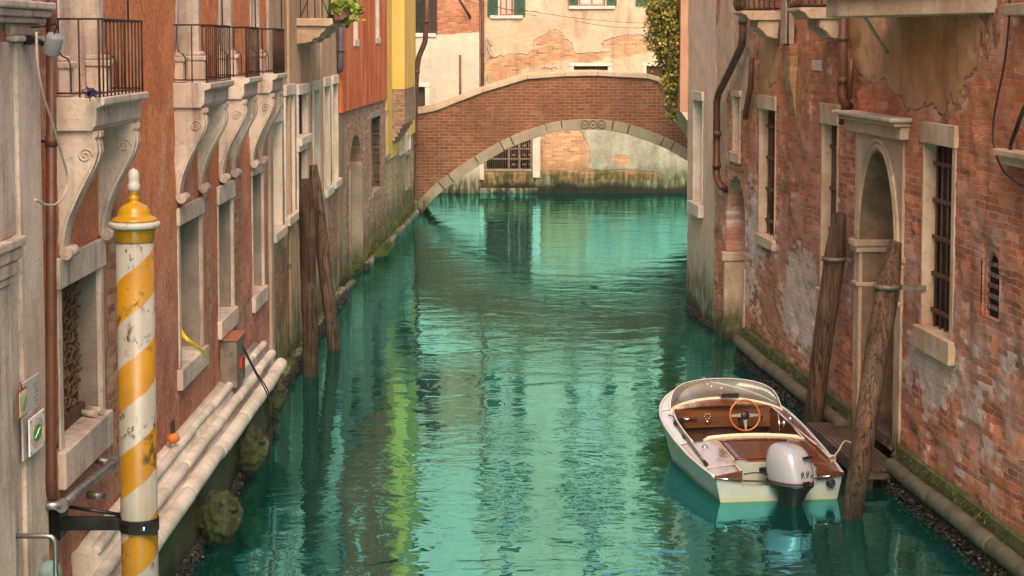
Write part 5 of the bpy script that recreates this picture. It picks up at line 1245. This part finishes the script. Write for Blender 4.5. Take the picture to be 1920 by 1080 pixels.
# transom with the motor well
bm = B(); hh = hwf(0)
poly = [(-hh * .9, -.05), (hh * .9, -.05), (hh, .265), (.40, .265), (.40, .16), (-.40, .16), (-.40, .265), (-hh, .265)]
a = [bm.verts.new((x, -.012, z)) for x, z in poly]; b = [bm.verts.new((x, .03, z)) for x, z in poly]
for i in range(len(poly)): bm.faces.new((a[i], a[(i + 1) % 8], b[(i + 1) % 8], b[i]))
bm.faces.new(a); bm.faces.new(b[::-1]); mk('transom', bm, M['hull'], bt)
g = G('planked_varnish'); o_ = g.obj(); 
sx = g.t.nodes.new('ShaderNodeSeparateXYZ'); g.t.links.new(o_, sx.inputs[0]); sx = sx.outputs
a1_ = g.noise(g.vmul(o_, (16, 1.2, 4)), 1.5, 7, .6, dist=.5); b1_ = g.noise(g.vmul(o_, (60, 3, 10)), 1., 5, .7)
c = g.mix(g.th(a1_, .32, .68), (.16, .045, .018), (.09, .024, .010)); c = g.mix(g.th(b1_, .5, .8, 0, .5), c, (.06, .018, .008))
fr_ = g.m_('ABSOLUTE', g.m_('SUBTRACT', g.m_('FRACT', g.m_('MULTIPLY', sx[0], 9.5)), .5)); ln = g.th(fr_, .475, .49)
c = g.mix(g.m_('MULTIPLY', ln, .55), c, (.42, .26, .17))
glare_noise = g.noise(g.vmul(o_, (5, 1.6, 1)), 2.2, 7, .7); glare_mask = g.th(g.m_('ADD', glare_noise, g.m_('MULTIPLY', sx[0], -.55)), .60, .80)  # sky glare painted into the planks, whiter towards the left side
c = g.mix(g.m_('MULTIPLY', glare_mask, .75), c, (.52, .47, .45))
M['planks'] = g.fin(c, g.fmix(glare_mask, .28, .5), g.bump(g.m_('ADD', b1_, ln), .0012), spec=.5, **{'Coat Weight': 1.0, 'Coat Roughness': .1})
g = G('white_trim_and_deck_glare'); nz = g.noise(g.obj(), 6, 5); M['white_trim_glare'] = g.fin(g.mix(g.th(nz, .4, .7), (.55, .57, .58), (.48, .50, .50)), .2, spec=.6, **{'Coat Weight': .6, 'Coat Roughness': .08})  # white of rails and coaming, also the painted glare on the left deck
def patch(name, ya, yb, xl, xr_, mat, off=0., thick=.016, nx=16, ny=16, zf=dk, lab=None):
    bm = B(); T1 = []; T2 = []
    for j in range(ny + 1):
        fy = j / ny; r1_ = []; r2_ = []
        for i in range(nx + 1):
            fx = i / nx
            y = (ya(0) if callable(ya) else ya) * (1 - fy) + (yb if not callable(yb) else 0) * fy
            x = xl(y) * (1 - fx) + xr_(y) * fx
            if callable(yb): y = (ya if not callable(ya) else ya(x)) * (1 - fy) + yb(x) * fy; x = xl(y) * (1 - fx) + xr_(y) * fx
            z = zf(x, y) + off
            r1_.append(bm.verts.new((x, y, z))); r2_.append(bm.verts.new((x, y, z - thick)))
        T1.append(r1_); T2.append(r2_)
    for j in range(ny):
        for i in range(nx):
            f = bm.faces.new((T1[j][i], T1[j][i + 1], T1[j + 1][i + 1], T1[j + 1][i])); f.smooth = True
            bm.faces.new((T2[j][i], T2[j + 1][i], T2[j + 1][i + 1], T2[j][i + 1]))
    for j in range(ny):
        bm.faces.new((T1[j][0], T1[j + 1][0], T2[j + 1][0], T2[j][0])); bm.faces.new((T1[j][-1], T2[j][-1], T2[j + 1][-1], T1[j + 1][-1]))
    for i in range(nx):
        bm.faces.new((T1[0][i], T2[0][i], T2[0][i + 1], T1[0][i + 1])); bm.faces.new((T1[-1][i], T1[-1][i + 1], T2[-1][i + 1], T2[-1][i]))
    o = mk(name, bm, M[mat], bt)
    if lab: o['label'] = lab
    return o
eg = lambda y: hwf(y) - .005
CA, CF = 1.27, 2.52; cw = lambda y: hwf(y) - .15
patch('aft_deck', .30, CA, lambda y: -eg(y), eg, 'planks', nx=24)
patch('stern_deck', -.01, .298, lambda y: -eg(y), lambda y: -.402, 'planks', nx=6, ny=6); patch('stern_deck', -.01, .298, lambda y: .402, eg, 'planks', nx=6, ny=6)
patch('side_deck', CA + .002, CF - .002, lambda y: -eg(y), lambda y: -cw(y), 'white_trim_glare', nx=4, ny=20, lab='left side deck with sky glare painted pale'); patch('side_deck', CA + .002, CF - .002, cw, eg, 'planks', nx=4, ny=20)  # left strip coloured pale for sky glare; the right one stays varnished wood
patch('foredeck', CF, LB - .02, lambda y: -eg(y), lambda y: -max(hwf(y) - .16, 0) , 'white_trim_glare', nx=4, ny=24, lab='left edge of the foredeck with sky glare painted pale')  # glare off the varnish painted as a pale strip along the left edge
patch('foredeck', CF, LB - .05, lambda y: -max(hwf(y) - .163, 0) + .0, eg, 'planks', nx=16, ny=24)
# covering rails
bm = B()
for s_ in (-1, 1): tube(bm, [(s_ * (hwf(y) + .004), y, zsf(y) - .005) for y in [LB * k / 40 for k in range(40)]] + [(0, LB + .01, .6)], .017, 8)
mk('rub_rail', bm, M['white_trim_glare'], bt)
for s_ in (-1, 1):
    bm = B(); hexa(bm, [(s_ * .402, -.035, .21), (s_ * (hh + .01), -.035, .255), (s_ * (hh + .01), -.035, .285), (s_ * .402, -.035, .335), (s_ * .402, -.013, .21), (s_ * (hh + .01), -.013, .255), (s_ * (hh + .01), -.013, .285), (s_ * .402, -.013, .335)])
    mk('stern_trim', bm, M['varnish'], bt)
for s_ in (-1, 1): bm = B(); tube(bm, [(s_ * .40, -.04, .245), (s_ * (hh + .012), -.04, .262)], .008, 6); mk('chrome_strip', bm, M['chrome'], bt)
# motor well
bm = B(); box(bm, -.40, .40, .03, .30, .06, .075); box(bm, -.40, .40, .285, .3, .075, .345); box(bm, -.401, -.386, .03, .285, .075, .33); box(bm, .386, .401, .03, .285, .075, .33); mk('motor_well', bm, M['hull'], bt)
# deck hatch
zf2 = lambda x, y: dk(x, y)
patch('deck_hatch', .44, 1.16, lambda y: -.36, lambda y: .40, 'varnish', off=.012, thick=.011, nx=10, ny=8)
for y in (.44, 1.16): bm = B(); tube(bm, [(-.37 + .78 * k / 10, y, dk(-.37 + .78 * k / 10, y) + .012) for k in range(11)], .009, 6); mk('hatch_trim', bm, M['varnish'], bt)
bm = B(); tube(bm, [(-.37, .44 + .72 * k / 8, dk(-.37, .44 + .72 * k / 8) + .012) for k in range(9)], .006, 6); tube(bm, [(-.402, .0 + .3 * k / 4, dk(-.402, .3 * k / 4) + .006) for k in range(5)], .007, 6); mk('light_inlay', bm, M['cream'], bt)
# cockpit: lining, floor, dash, seat
n_ = 16
for s_ in (-1, 1):
    bm = B()
    for k in range(n_):
        y0 = CA + (CF - CA) * k / n_; y1 = CA + (CF - CA) * (k + 1) / n_
        hexa(bm, [(s_ * cw(y0), y0, .02), (s_ * cw(y1), y1, .02), (s_ * cw(y1), y1, dk(cw(y1), y1) - .002), (s_ * cw(y0), y0, dk(cw(y0), y0) - .002), (s_ * (cw(y0) - .014), y0, .02), (s_ * (cw(y1) - .014), y1, .02), (s_ * (cw(y1) - .014), y1, dk(cw(y1), y1) - .002), (s_ * (cw(y0) - .014), y0, dk(cw(y0), y0) - .002)])
    mk('cockpit_lining', bm, M['dashwood'], bt)
bm = B(); box(bm, -.62, .62, CA - .02, CF + .1, -.02, .02); box(bm, -.6, .6, CF + .1, CF + .12, .02, .4); mk('floor', bm, simple_mat('dark_cockpit_floor', (.07, .03, .018), (.04, .018, .012)), bt)
bm = B(); yd = CF - .03
for k in range(14):
    xa = -.60 + 1.2 * k / 14; xb = -.60 + 1.2 * (k + 1) / 14; cv = lambda x: yd + .07 * (1 - (x / .6) ** 2)
    hexa(bm, [(xa, cv(xa), .24), (xb, cv(xb), .24), (xb, cv(xb) + .02, dk(xb, yd) - .005), (xa, cv(xa) + .02, dk(xa, yd) - .005), (xa, cv(xa) + .015, .24), (xb, cv(xb) + .015, .24), (xb, cv(xb) + .035, dk(xb, yd) - .005), (xa, cv(xa) + .035, dk(xa, yd) - .005)])
dash = mk('dashboard', bm, M['dashwood'], bt)
bm = B(); lathe(bm, [(0, 0), (.034, 0), (.034, .012), (.028, .014), (0, .014)], c=(.46, yd + .02, .36), M=Matrix.Rotation(R(90), 4, 'X'), seg=20)
for k in range(6): blobmesh(bm, (-.17 + .035 * math.cos(k * 1.05), yd + .05, .37 + .032 * math.sin(k * 1.05)), .011, .011, .011, 0, 1, 1)
blobmesh(bm, (-.17, yd + .045, .305), .022, .015, .022, 0, 1, 2); tube(bm, [(-.5, yd + .02, .35), (-.3, yd + .035, .355)], .014, 8); mk('instruments', bm, M['chrome'], dash)
bm = B(); box(bm, -.55, -.47, yd - .02, yd + .01, .33, .37); tube(bm, spline([(-.53, yd, .34), (-.55, yd - .02, .25), (-.53, yd, .12)], 4), .007, 5); tube(bm, spline([(-.47, yd, .34), (-.46, yd - .02, .25), (-.47, yd, .12)], 4), .007, 5); mk('grab_strap', bm, M['blackpl'], dash)
bm = B(); pr = []
for k in range(21):
    x = -.50 + 1.12 * k / 20; y = CA + .035 + .03 * (1 - (x / .55) ** 2); pr.append((x, y, dk(x, CA) + .012 - (.03 if k in (0, 20) else 0)))
tube(bm, pr, .026, 12)
for k in range(20):
    a, b = pr[k], pr[k + 1]; hexa(bm, [(a[0], a[1] - .02, .1), (b[0], b[1] - .02, .1), (b[0], b[1] - .02, b[2]), (a[0], a[1] - .02, a[2]), (a[0], a[1] + .03, .1), (b[0], b[1] + .03, .1), (b[0], b[1] + .03, b[2]), (a[0], a[1] + .03, a[2])])
mk('seat_back', bm, M['cream'], bt, smooth=True)
bm = B(); box(bm, -.5, .5, CA + .07, CA + .4, .1, .16); mk('seat', bm, M['cream'], bt, bevel=.02)
for s_ in (-1, 1): bm = B(); tube(bm, [(s_ * (cw(y) - .004), y, dk(cw(y), y) + .006) for y in [CA + (CF - CA) * k / 12 for k in range(13)]], .011, 6); mk('coaming', bm, M['white_trim_glare'], bt)
# steering wheel
wc_ = Vector((.215, 2.27, .43)); Mw = Matrix.Translation(wc_) @ Matrix.Rotation(R(72), 4, 'X')
bm = B(); tube(bm, [Mw @ Vector((.178 * math.cos(k * math.pi / 20), .178 * math.sin(k * math.pi / 20), 0)) for k in range(41)], .0125, 10, cap=False); bmesh.ops.remove_doubles(bm, verts=bm.verts[:], dist=.0008)
sw2 = mk('steering_wheel', bm, M['wheelwood'], bt)
bm = B()
for a in (0, 180, 270):
    ca, sa = math.cos(R(a)), math.sin(R(a)); pp = Vector((-sa, ca, 0))
    q = [Vector((ca, sa, 0)) * .04 + pp * .022, Vector((ca, sa, 0)) * .17 + pp * .01, Vector((ca, sa, 0)) * .17 - pp * .01, Vector((ca, sa, 0)) * .04 - pp * .022]
    hexa(bm, [Mw @ (v + Vector((0, 0, z))) for z in (-.004, .004) for v in q])
mk('spokes', bm, M['steel'], sw2)
bm = B(); lathe(bm, [(0, -.02), (.05, -.015), (.052, .012), (.035, .022), (0, .024)], M=Mw, seg=24); mk('hub', bm, M['black'], sw2); 
bm = B(); tube(bm, [Mw @ Vector((0, 0, -.02)), Vector((.215, yd + .05, .34))], .018, 8); mk('column', bm, M['black'], sw2)
# windshield
g = G('wet_windshield_glass'); t_ = g.t; t_.nodes.remove(g.bs)
tr = g.n('ShaderNodeBsdfTransparent', {'Color': (.90, .92, .90, 1)}); gs = g.n('ShaderNodeBsdfGlossy', {'Color': (1, 1, 1, 1), 'Roughness': .06}); df = g.n('ShaderNodeBsdfDiffuse', {'Color': (.6, .6, .58, 1)})
mx = t_.nodes.new('ShaderNodeMixShader'); g.set(mx.inputs[0], g.m_('ADD', .10, g.m_('MULTIPLY', g.noise(g.obj(), 60, 4, .7), .22))); t_.links.new(tr, mx.inputs[1]); t_.links.new(df, mx.inputs[2])
m2x = t_.nodes.new('ShaderNodeMixShader'); g.set(m2x.inputs[0], g.n('ShaderNodeFresnel', {'IOR': 1.4})); t_.links.new(mx.outputs[0], m2x.inputs[1]); t_.links.new(gs, m2x.inputs[2]); t_.links.new(m2x.outputs[0], g.out.inputs[0]); M['glass'] = g.m
def base_c(s): # s -1..1 
    x = .03 + .67 * math.sin(s * math.pi / 2 * .97) / math.sin(math.pi / 2 * .97); y = CF - .12 + .36 * math.cos(s * math.pi / 2); return x, y
bot, topp = [], []
for k in range(33):
    s_ = -1 + k / 16; x, y = base_c(s_); z = dk(x, y) + .006; bot.append(Vector((x, y, z)))
    hgt = .23 * (1 - abs(s_) ** 5); topp.append(Vector((x * 1.0, y + .03 - .06 * (1 - abs(s_)), z + max(hgt, .006))))
for k in range(33): topp[k].y += .05 * (1 - abs(-1 + k / 16) ** 3)
bm = B(); th_ = .004
va = [[bm.verts.new(p_ + Vector((0, o_, 0))) for p_ in L] for L in (bot, topp) for o_ in (0, th_)]
for k in range(32):
    for a, b in ((0, 2), (1, 3), (0, 1), (2, 3)): f = bm.faces.new((va[a][k], va[a][k + 1], va[b][k + 1], va[b][k])); f.smooth = True
ws = mk('windshield', bm, M['glass'], bt)
bm = B(); tube(bm, bot, .011, 8); tube(bm, [p_ + Vector((0, -.045, -.004)) for p_ in bot[2:-2]], .009, 6); mk('base_trim', bm, M['cream'], ws)
bm = B(); tube(bm, topp, .0045, 6); mk('top_trim', bm, M['whitepl'], ws)
bm = B(); box(bm, .02, .25, 2.68, 2.71, .555, .62); mir = mk('mirror', bm, M['chrome'], bt, bevel=.008)
bm = B(); box(bm, .035, .235, 2.674, 2.6795, .565, .61); mk('mirror_glass', bm, M['glass_dark'], mir)
bm = B(); tube(bm, [(.13, 2.70, .615), (.13, 2.74, .60), (.13, 2.78, .53)], .008, 6); mk('bracket', bm, M['chrome'], mir)
bm = B(); tube(bm, spline([(-.02, LB - .03, .63), (0, LB - .1, .66), (.0, LB - .24, .655), (.03, LB - .40, .60)], 5), .014, 8); blobmesh(bm, (0, LB - .1, .65), .03, .05, .02, 0, 1, 2); tube(bm, [(-.04, LB - .3, .62), (.05, LB - .3, .62)], .008, 6); mk('bow_fitting', bm, M['chrome'], bt)
for (x, y) in ((-.28, 3.12), (.14, 3.12), (-.55, 1.05)):
    bm = B(); z = dk(x, y); lathe(bm, [(.035, 0), (.03, .012), (.0, .016)], c=(x, y, z), seg=16); blobmesh(bm, (x, y, z + .02), .014, .03, .012, 0, 1, 2); mk('cleat', bm, M['chrome'], bt)
# boat hook on the left, pole and rope on the right
Mi = (Matrix.Translation((2.80, 18.72, 0)) @ Matrix.Rotation(R(7.1), 4, 'Z')).inverted()
Mb = Mi.inverted()
def lz(px, py, dz):
    z = .4
    for _ in range(6):
        p_ = Mi @ zp(px, py, z); z = dk(p_.x, min(max(p_.y, 0), LB)) + dz
    return Mb @ p_
P_ = [lz(x, y, .02) for x, y in ((1254, 778), (1266, 793), (1283, 818), (1300, 842), (1324, 870))]
hk = thing('boat_hook', 'dark boat hook lying on the left side deck of the motorboat', 'boat hook', P_[0])
bm = B(); tube(bm, [P_[1], P_[-1]], .013, 8); tube(bm, spline([P_[0], P_[0].lerp(P_[1], .5) + Vector((.02, 0, .02)), P_[1]], 4), .009, 6); mk('pole', bm, M['steel'], hk)
bm = B(); c_ = (P_[-1] - P_[1]).normalized()
tube(bm, [P_[-1] - c_ * .1, P_[-1] + c_ * .03], .02, 8); tube(bm, [P_[2] - c_ * .05, P_[2] + c_ * .05], .019, 8); tube(bm, [P_[1] - c_ * .03, P_[1] + c_ * .1], .02, 8); mk('grip', bm, M['blackpl'], hk)
P_ = [lz(x, y, .022) for x, y in ((1477, 790), (1500, 808), (1532, 835), (1560, 861))]
ok_ = thing('telescopic_pole', 'pale telescopic pole lashed along the right side deck of the motorboat', 'pole', P_[0])
bm = B(); tube(bm, [P_[0], P_[2]], .011, 8); tube(bm, [P_[2], P_[3]], .017, 8); mk('tube', bm, M['palewire'], ok_)
bm = B(); c_ = P_[-1]
for k in range(3): tube(bm, [c_ + Vector((.035 * math.cos(t * .52), -.02 + .02 * k + .01 * math.sin(t), .03 * math.sin(t * .52) + .01)) for t in range(13)], .007, 5)
e2 = FR5.P(c_.y + .3, .3, .45)
tube(bm, spline([c_, c_ + Vector((.08, .06, .08)), c_ + Vector((.16, .16, .16)), c_ + Vector((.25, .2, .13))], 5), .009, 6); tag(mk('mooring_rope', bm, M['palewire'], origin=c_), 'pale mooring rope knotted at the right rear corner of the motorboat', 'rope')
bm = B(); c_ = P_[0]; blobmesh(bm, c_ + Vector((.03, .0, .03)), .035, .035, .03, .1, 4, 2); blobmesh(bm, c_ + Vector((-.05, -.05, -.02)), .03, .03, .045, .1, 4, 2); tube(bm, [c_ + Vector((-.1, -.05, -.1)), c_ + Vector((-.1, .05, .08))], .01, 6)
mk('clamp', bm, M['chrome'], ok_)
bm = B(); c_ = Vector((.545, -.05, .18)); tube(bm, [c_ + Vector((.035 * math.cos(k * .4), 0, .035 * math.sin(k * .4))) for k in range(17)], .017, 8); blobmesh(bm, c_, .03, .02, .03, 0, 1, 2); tube(bm, spline([c_ + Vector((0, 0, .04)), (.40, -.06, .235), (.25, -.08, .25)], 4), .007, 6); mk('fuel_cap', bm, M['blackpl'], bt)
# outboard motor
mo = Vector((.09, -.16, 0)); MM = Matrix.Translation(mo) @ Matrix.Rotation(R(24), 4, 'Z') @ Matrix.Rotation(R(-6), 4, 'X')
def sect(z, L0, L1, W_, n=36, ex=2.6):
    out = []
    for k in range(n):
        a = 2 * math.pi * k / n; cx, sy = math.cos(a), math.sin(a)
        x = W_ * math.copysign(abs(cx) ** (2 / ex), cx); y = (L1 if sy > 0 else L0) * math.copysign(abs(sy) ** (2 / ex), sy)
        out.append(Vector((x, y, z)))
    return out
def loftm(name, secs, mat, par, slope=0., M_=MM):
    bm = B(); R_ = []
    for (z, L0, L1, W_, yo) in secs:
        R_.append([bm.verts.new(M_ @ (v + Vector((0, yo, slope * (v.y))))) for v in sect(z, L0, L1, W_)])
    for a, b in zip(R_, R_[1:]):
        for k in range(36): f = bm.faces.new((a[k], a[(k + 1) % 36], b[(k + 1) % 36], b[k])); f.smooth = True
    bm.faces.new(R_[0][::-1]); bm.faces.new(R_[-1]); return mk(name, bm, mat, par)
g = G('white_cowling_paint'); M['cowl'] = g.fin((.33, .34, .39), .25, spec=.5, **{'Coat Weight': .5, 'Coat Roughness': .1})
bm = B(); 
mid = loftm('outboard_motor', [(-.45, .06, .09, .05, 0), (-.1, .09, .10, .07, 0), (.02, .13, .13, .095, 0), (.12, .2, .17, .135, 0), (.175, .25, .2, .17, 0), (.20, .27, .215, .185, 0)], M['blackpl'], bt, .0)
mid['label'] = 'white and black outboard motor tilted at the stern'
cw_ = loftm('cowling', [(.225, .268, .212, .183, 0), (.25, .272, .222, .19, 0), (.33, .27, .23, .20, .01), (.42, .255, .225, .203, .015), (.50, .235, .21, .19, .02), (.56, .21, .19, .165, .03), (.60, .17, .16, .13, .04), (.622, .11, .11, .085, .05), (.628, .04, .05, .03, .05)], M['cowl'], mid, .06)
loftm('band', [(.200, .272, .217, .187, 0), (.224, .275, .219, .19, 0)], M['black'], mid, .06)
loftm('red_stripe', [(.262, .2755, .2245, .1935, 0), (.266, .2765, .2250, .1945, 0)], simple_mat('red_stripe', (.45, .03, .03)), mid, .06)
loftm('dark_stripe', [(.240, .2745, .2225, .1915, 0), (.256, .2755, .2240, .1935, 0)], simple_mat('dark_stripe', (.02, .02, .03)), mid, .06)
bm = B(); box(bm, -.005, .105, -.266, -.222, .485, .51, MM); mk('air_slot', bm, M['black'], mid, bevel=.006)
bm = B(); hexa(bm, [MM @ Vector(q) for q in ((-.05, -.27, .17), (.03, -.27, .17), (.03, -.285, .26), (-.05, -.285, .26), (-.05, -.24, .17), (.03, -.24, .17), (.03, -.25, .26), (-.05, -.25, .26))]); mk('latch', bm, M['blackpl'], mid, bevel=.005)
def text_mesh(name, s, size, mat, mw, par, ext=.0015):
    cu_ = bpy.data.curves.new(name, 'FONT'); cu_.body = s; cu_.size = size; cu_.extrude = ext; cu_.shear = .25
    to = bpy.data.objects.new(name, cu_); col.objects.link(to); dg = bpy.context.evaluated_depsgraph_get(); me = bpy.data.meshes.new_from_object(to.evaluated_get(dg)); bpy.data.objects.remove(to)
    me.transform(mw); me.materials.clear(); me.materials.append(M[mat]); o = bpy.data.objects.new(name, me); col.objects.link(o); o.parent = par; OFF[o] = Vector((0, 0, 0)); return o
text_mesh('power_marking', '9.9', .095, 'black', MM @ Matrix.Translation((-.095, -.2815, .30)) @ Matrix.Rotation(R(90), 4, 'X'), mid)
text_mesh('power_marking', 'HP', .035, 'black', MM @ Matrix.Translation((.045, -.278, .30)) @ Matrix.Rotation(R(6), 4, 'Z') @ Matrix.Rotation(R(90), 4, 'X'), mid)
bm = B(); hexa(bm, [MM @ Vector(q) for q in ((-.10, .18, .27), (.06, .18, .27), (.06, .18, .36), (-.10, .18, .36), (-.12, .36, .30), (.0, .36, .30), (.0, .36, .36), (-.12, .36, .36))]); box(bm, -.1, .1, .02, .16, -.1, .2); mk('clamp_bracket', bm, M['blackpl'], mid, bevel=.01)
bm = B(); tube(bm, spline([MM @ Vector((-.14, .15, .32)), (-.25, .05, .29), (-.36, .08, .27)], 4), .008, 6); tube(bm, [MM @ Vector((-.12, .1, .24)), (-.38, .02, .215)], .009, 6); mk('control_cable', bm, M['blackpl'], mid)
bm = B(); tube(bm, spline([MM @ Vector((0, .15, .62)), (.02, .25, .5), (-.04, .45, .42), (-.02, .35, .46), (.06, .2, .56)], 4), .004, 5); mk('starter_cord', bm, simple_mat('pink_cord', (.5, .2, .17)), mid)

# ---- mussels and weeds along the tide line
bm = B()
def cluster(bm, fp, n, s0, s1):
    for _ in range(n):
        c = fp(); s_ = random.uniform(s0, s1); q = Matrix.Rotation(random.uniform(0, 6.28), 3, Vector((random.gauss(0, 1), random.gauss(0, 1), random.gauss(0, 1))).normalized())
        v = [bm.verts.new(c + q @ Vector(k)) for k in ((s_, 0, 0), (-s_, 0, 0), (0, s_ * .55, 0), (0, -s_ * .55, 0), (0, 0, s_ * .4), (0, 0, -s_ * .4))]
        for f in ((0, 2, 4), (2, 1, 4), (1, 3, 4), (3, 0, 4), (2, 0, 5), (1, 2, 5), (3, 1, 5), (0, 3, 5)): bm.faces.new([v[i] for i in f])
def rp():
    while True:
        u = random.uniform(11.3, 27.5)
        if not (ax0 < u < ax1): break
    z = random.uniform(-.04, .14); return FR5.P(u, z, .10 + abs(random.gauss(0, .05)) + .12 * (.14 - z))
cluster(bm, rp, 5200, .012, .03)
cluster(bm, lambda: FL1.P(random.uniform(13, 22.3), random.uniform(-.03, .16), .24 + abs(random.gauss(0, .03))), 2600, .012, .028)
cluster(bm, lambda: FL2.P(random.uniform(24, 34.3), random.uniform(-.03, .12), .12 + abs(random.gauss(0, .04))), 2200, .012, .03)
cluster(bm, lambda: FR6.P(random.uniform(30.1, 32.6), random.uniform(-.03, .12), .0 + abs(random.gauss(0, .03))), 500, .012, .03)
o = mk('mussels', bm, simple_mat('mussel_shell', (.035, .028, .026), (.10, .08, .07), .45, scale=30, lo=.6, hi=.75)); o['kind'] = 'stuff'
bm = B()
def tuft(c, n, h):
    for _ in range(n):
        a = c + Vector((random.gauss(0, .05), random.gauss(0, .09), random.gauss(0, .02))); t = a + Vector((random.gauss(.03, .05), random.gauss(0, .05), random.uniform(.3, 1) * h)); w_ = Vector((random.gauss(0, 1), random.gauss(0, 1), 0)).normalized() * .007
        bm.faces.new([bm.verts.new(q) for q in (a - w_, a + w_, t)])
for _ in range(70): u = random.uniform(24, 34); tuft(FL2.P(u, random.uniform(.12, .2), .06), 14, .08)
for _ in range(70): u = random.uniform(34.6, 50); F_ = FL3 if u < 42.7 else FL4; tuft(F_.P(u, random.uniform(.08, .45), .03 + .1 * (random.random() < .5)), 14, .14)
for _ in range(40): tuft(FL3.P(random.uniform(39.5, 41.5), .12, .2), 22, .2)
for _ in range(160): u = random.uniform(11, 30); tuft(FR5.P(u, random.uniform(.30, .46), .06) if not ax0 - .2 < u < ax1 + .3 else FR5.P(29.6, .2, .02), 12, .06)
g = G('weed_green'); M['weed'] = g.fin(g.mix(g.th(g.noise(g.pos(), 3, 3), .35, .65), (.035, .05, .012), (.09, .13, .02)), .7)
o = mk('shore_weeds', bm, M['weed']); o['kind'] = 'stuff'

# ---- thin warm haze over the canal
bm = B(); box(bm, -65, 65, -35, 95, -3.2, 15.2)
g = G('haze_air'); g.t.nodes.remove(g.bs); pv = g.t.nodes.new('ShaderNodeVolumePrincipled'); pv.inputs['Color'].default_value = (1, .80, .62, 1); pv.inputs['Density'].default_value = HAZE; pv.inputs['Anisotropy'].default_value = .2
g.t.links.new(pv.outputs[0], g.out.inputs['Volume']); o = mk('haze', bm, g.m); o['kind'] = 'stuff'
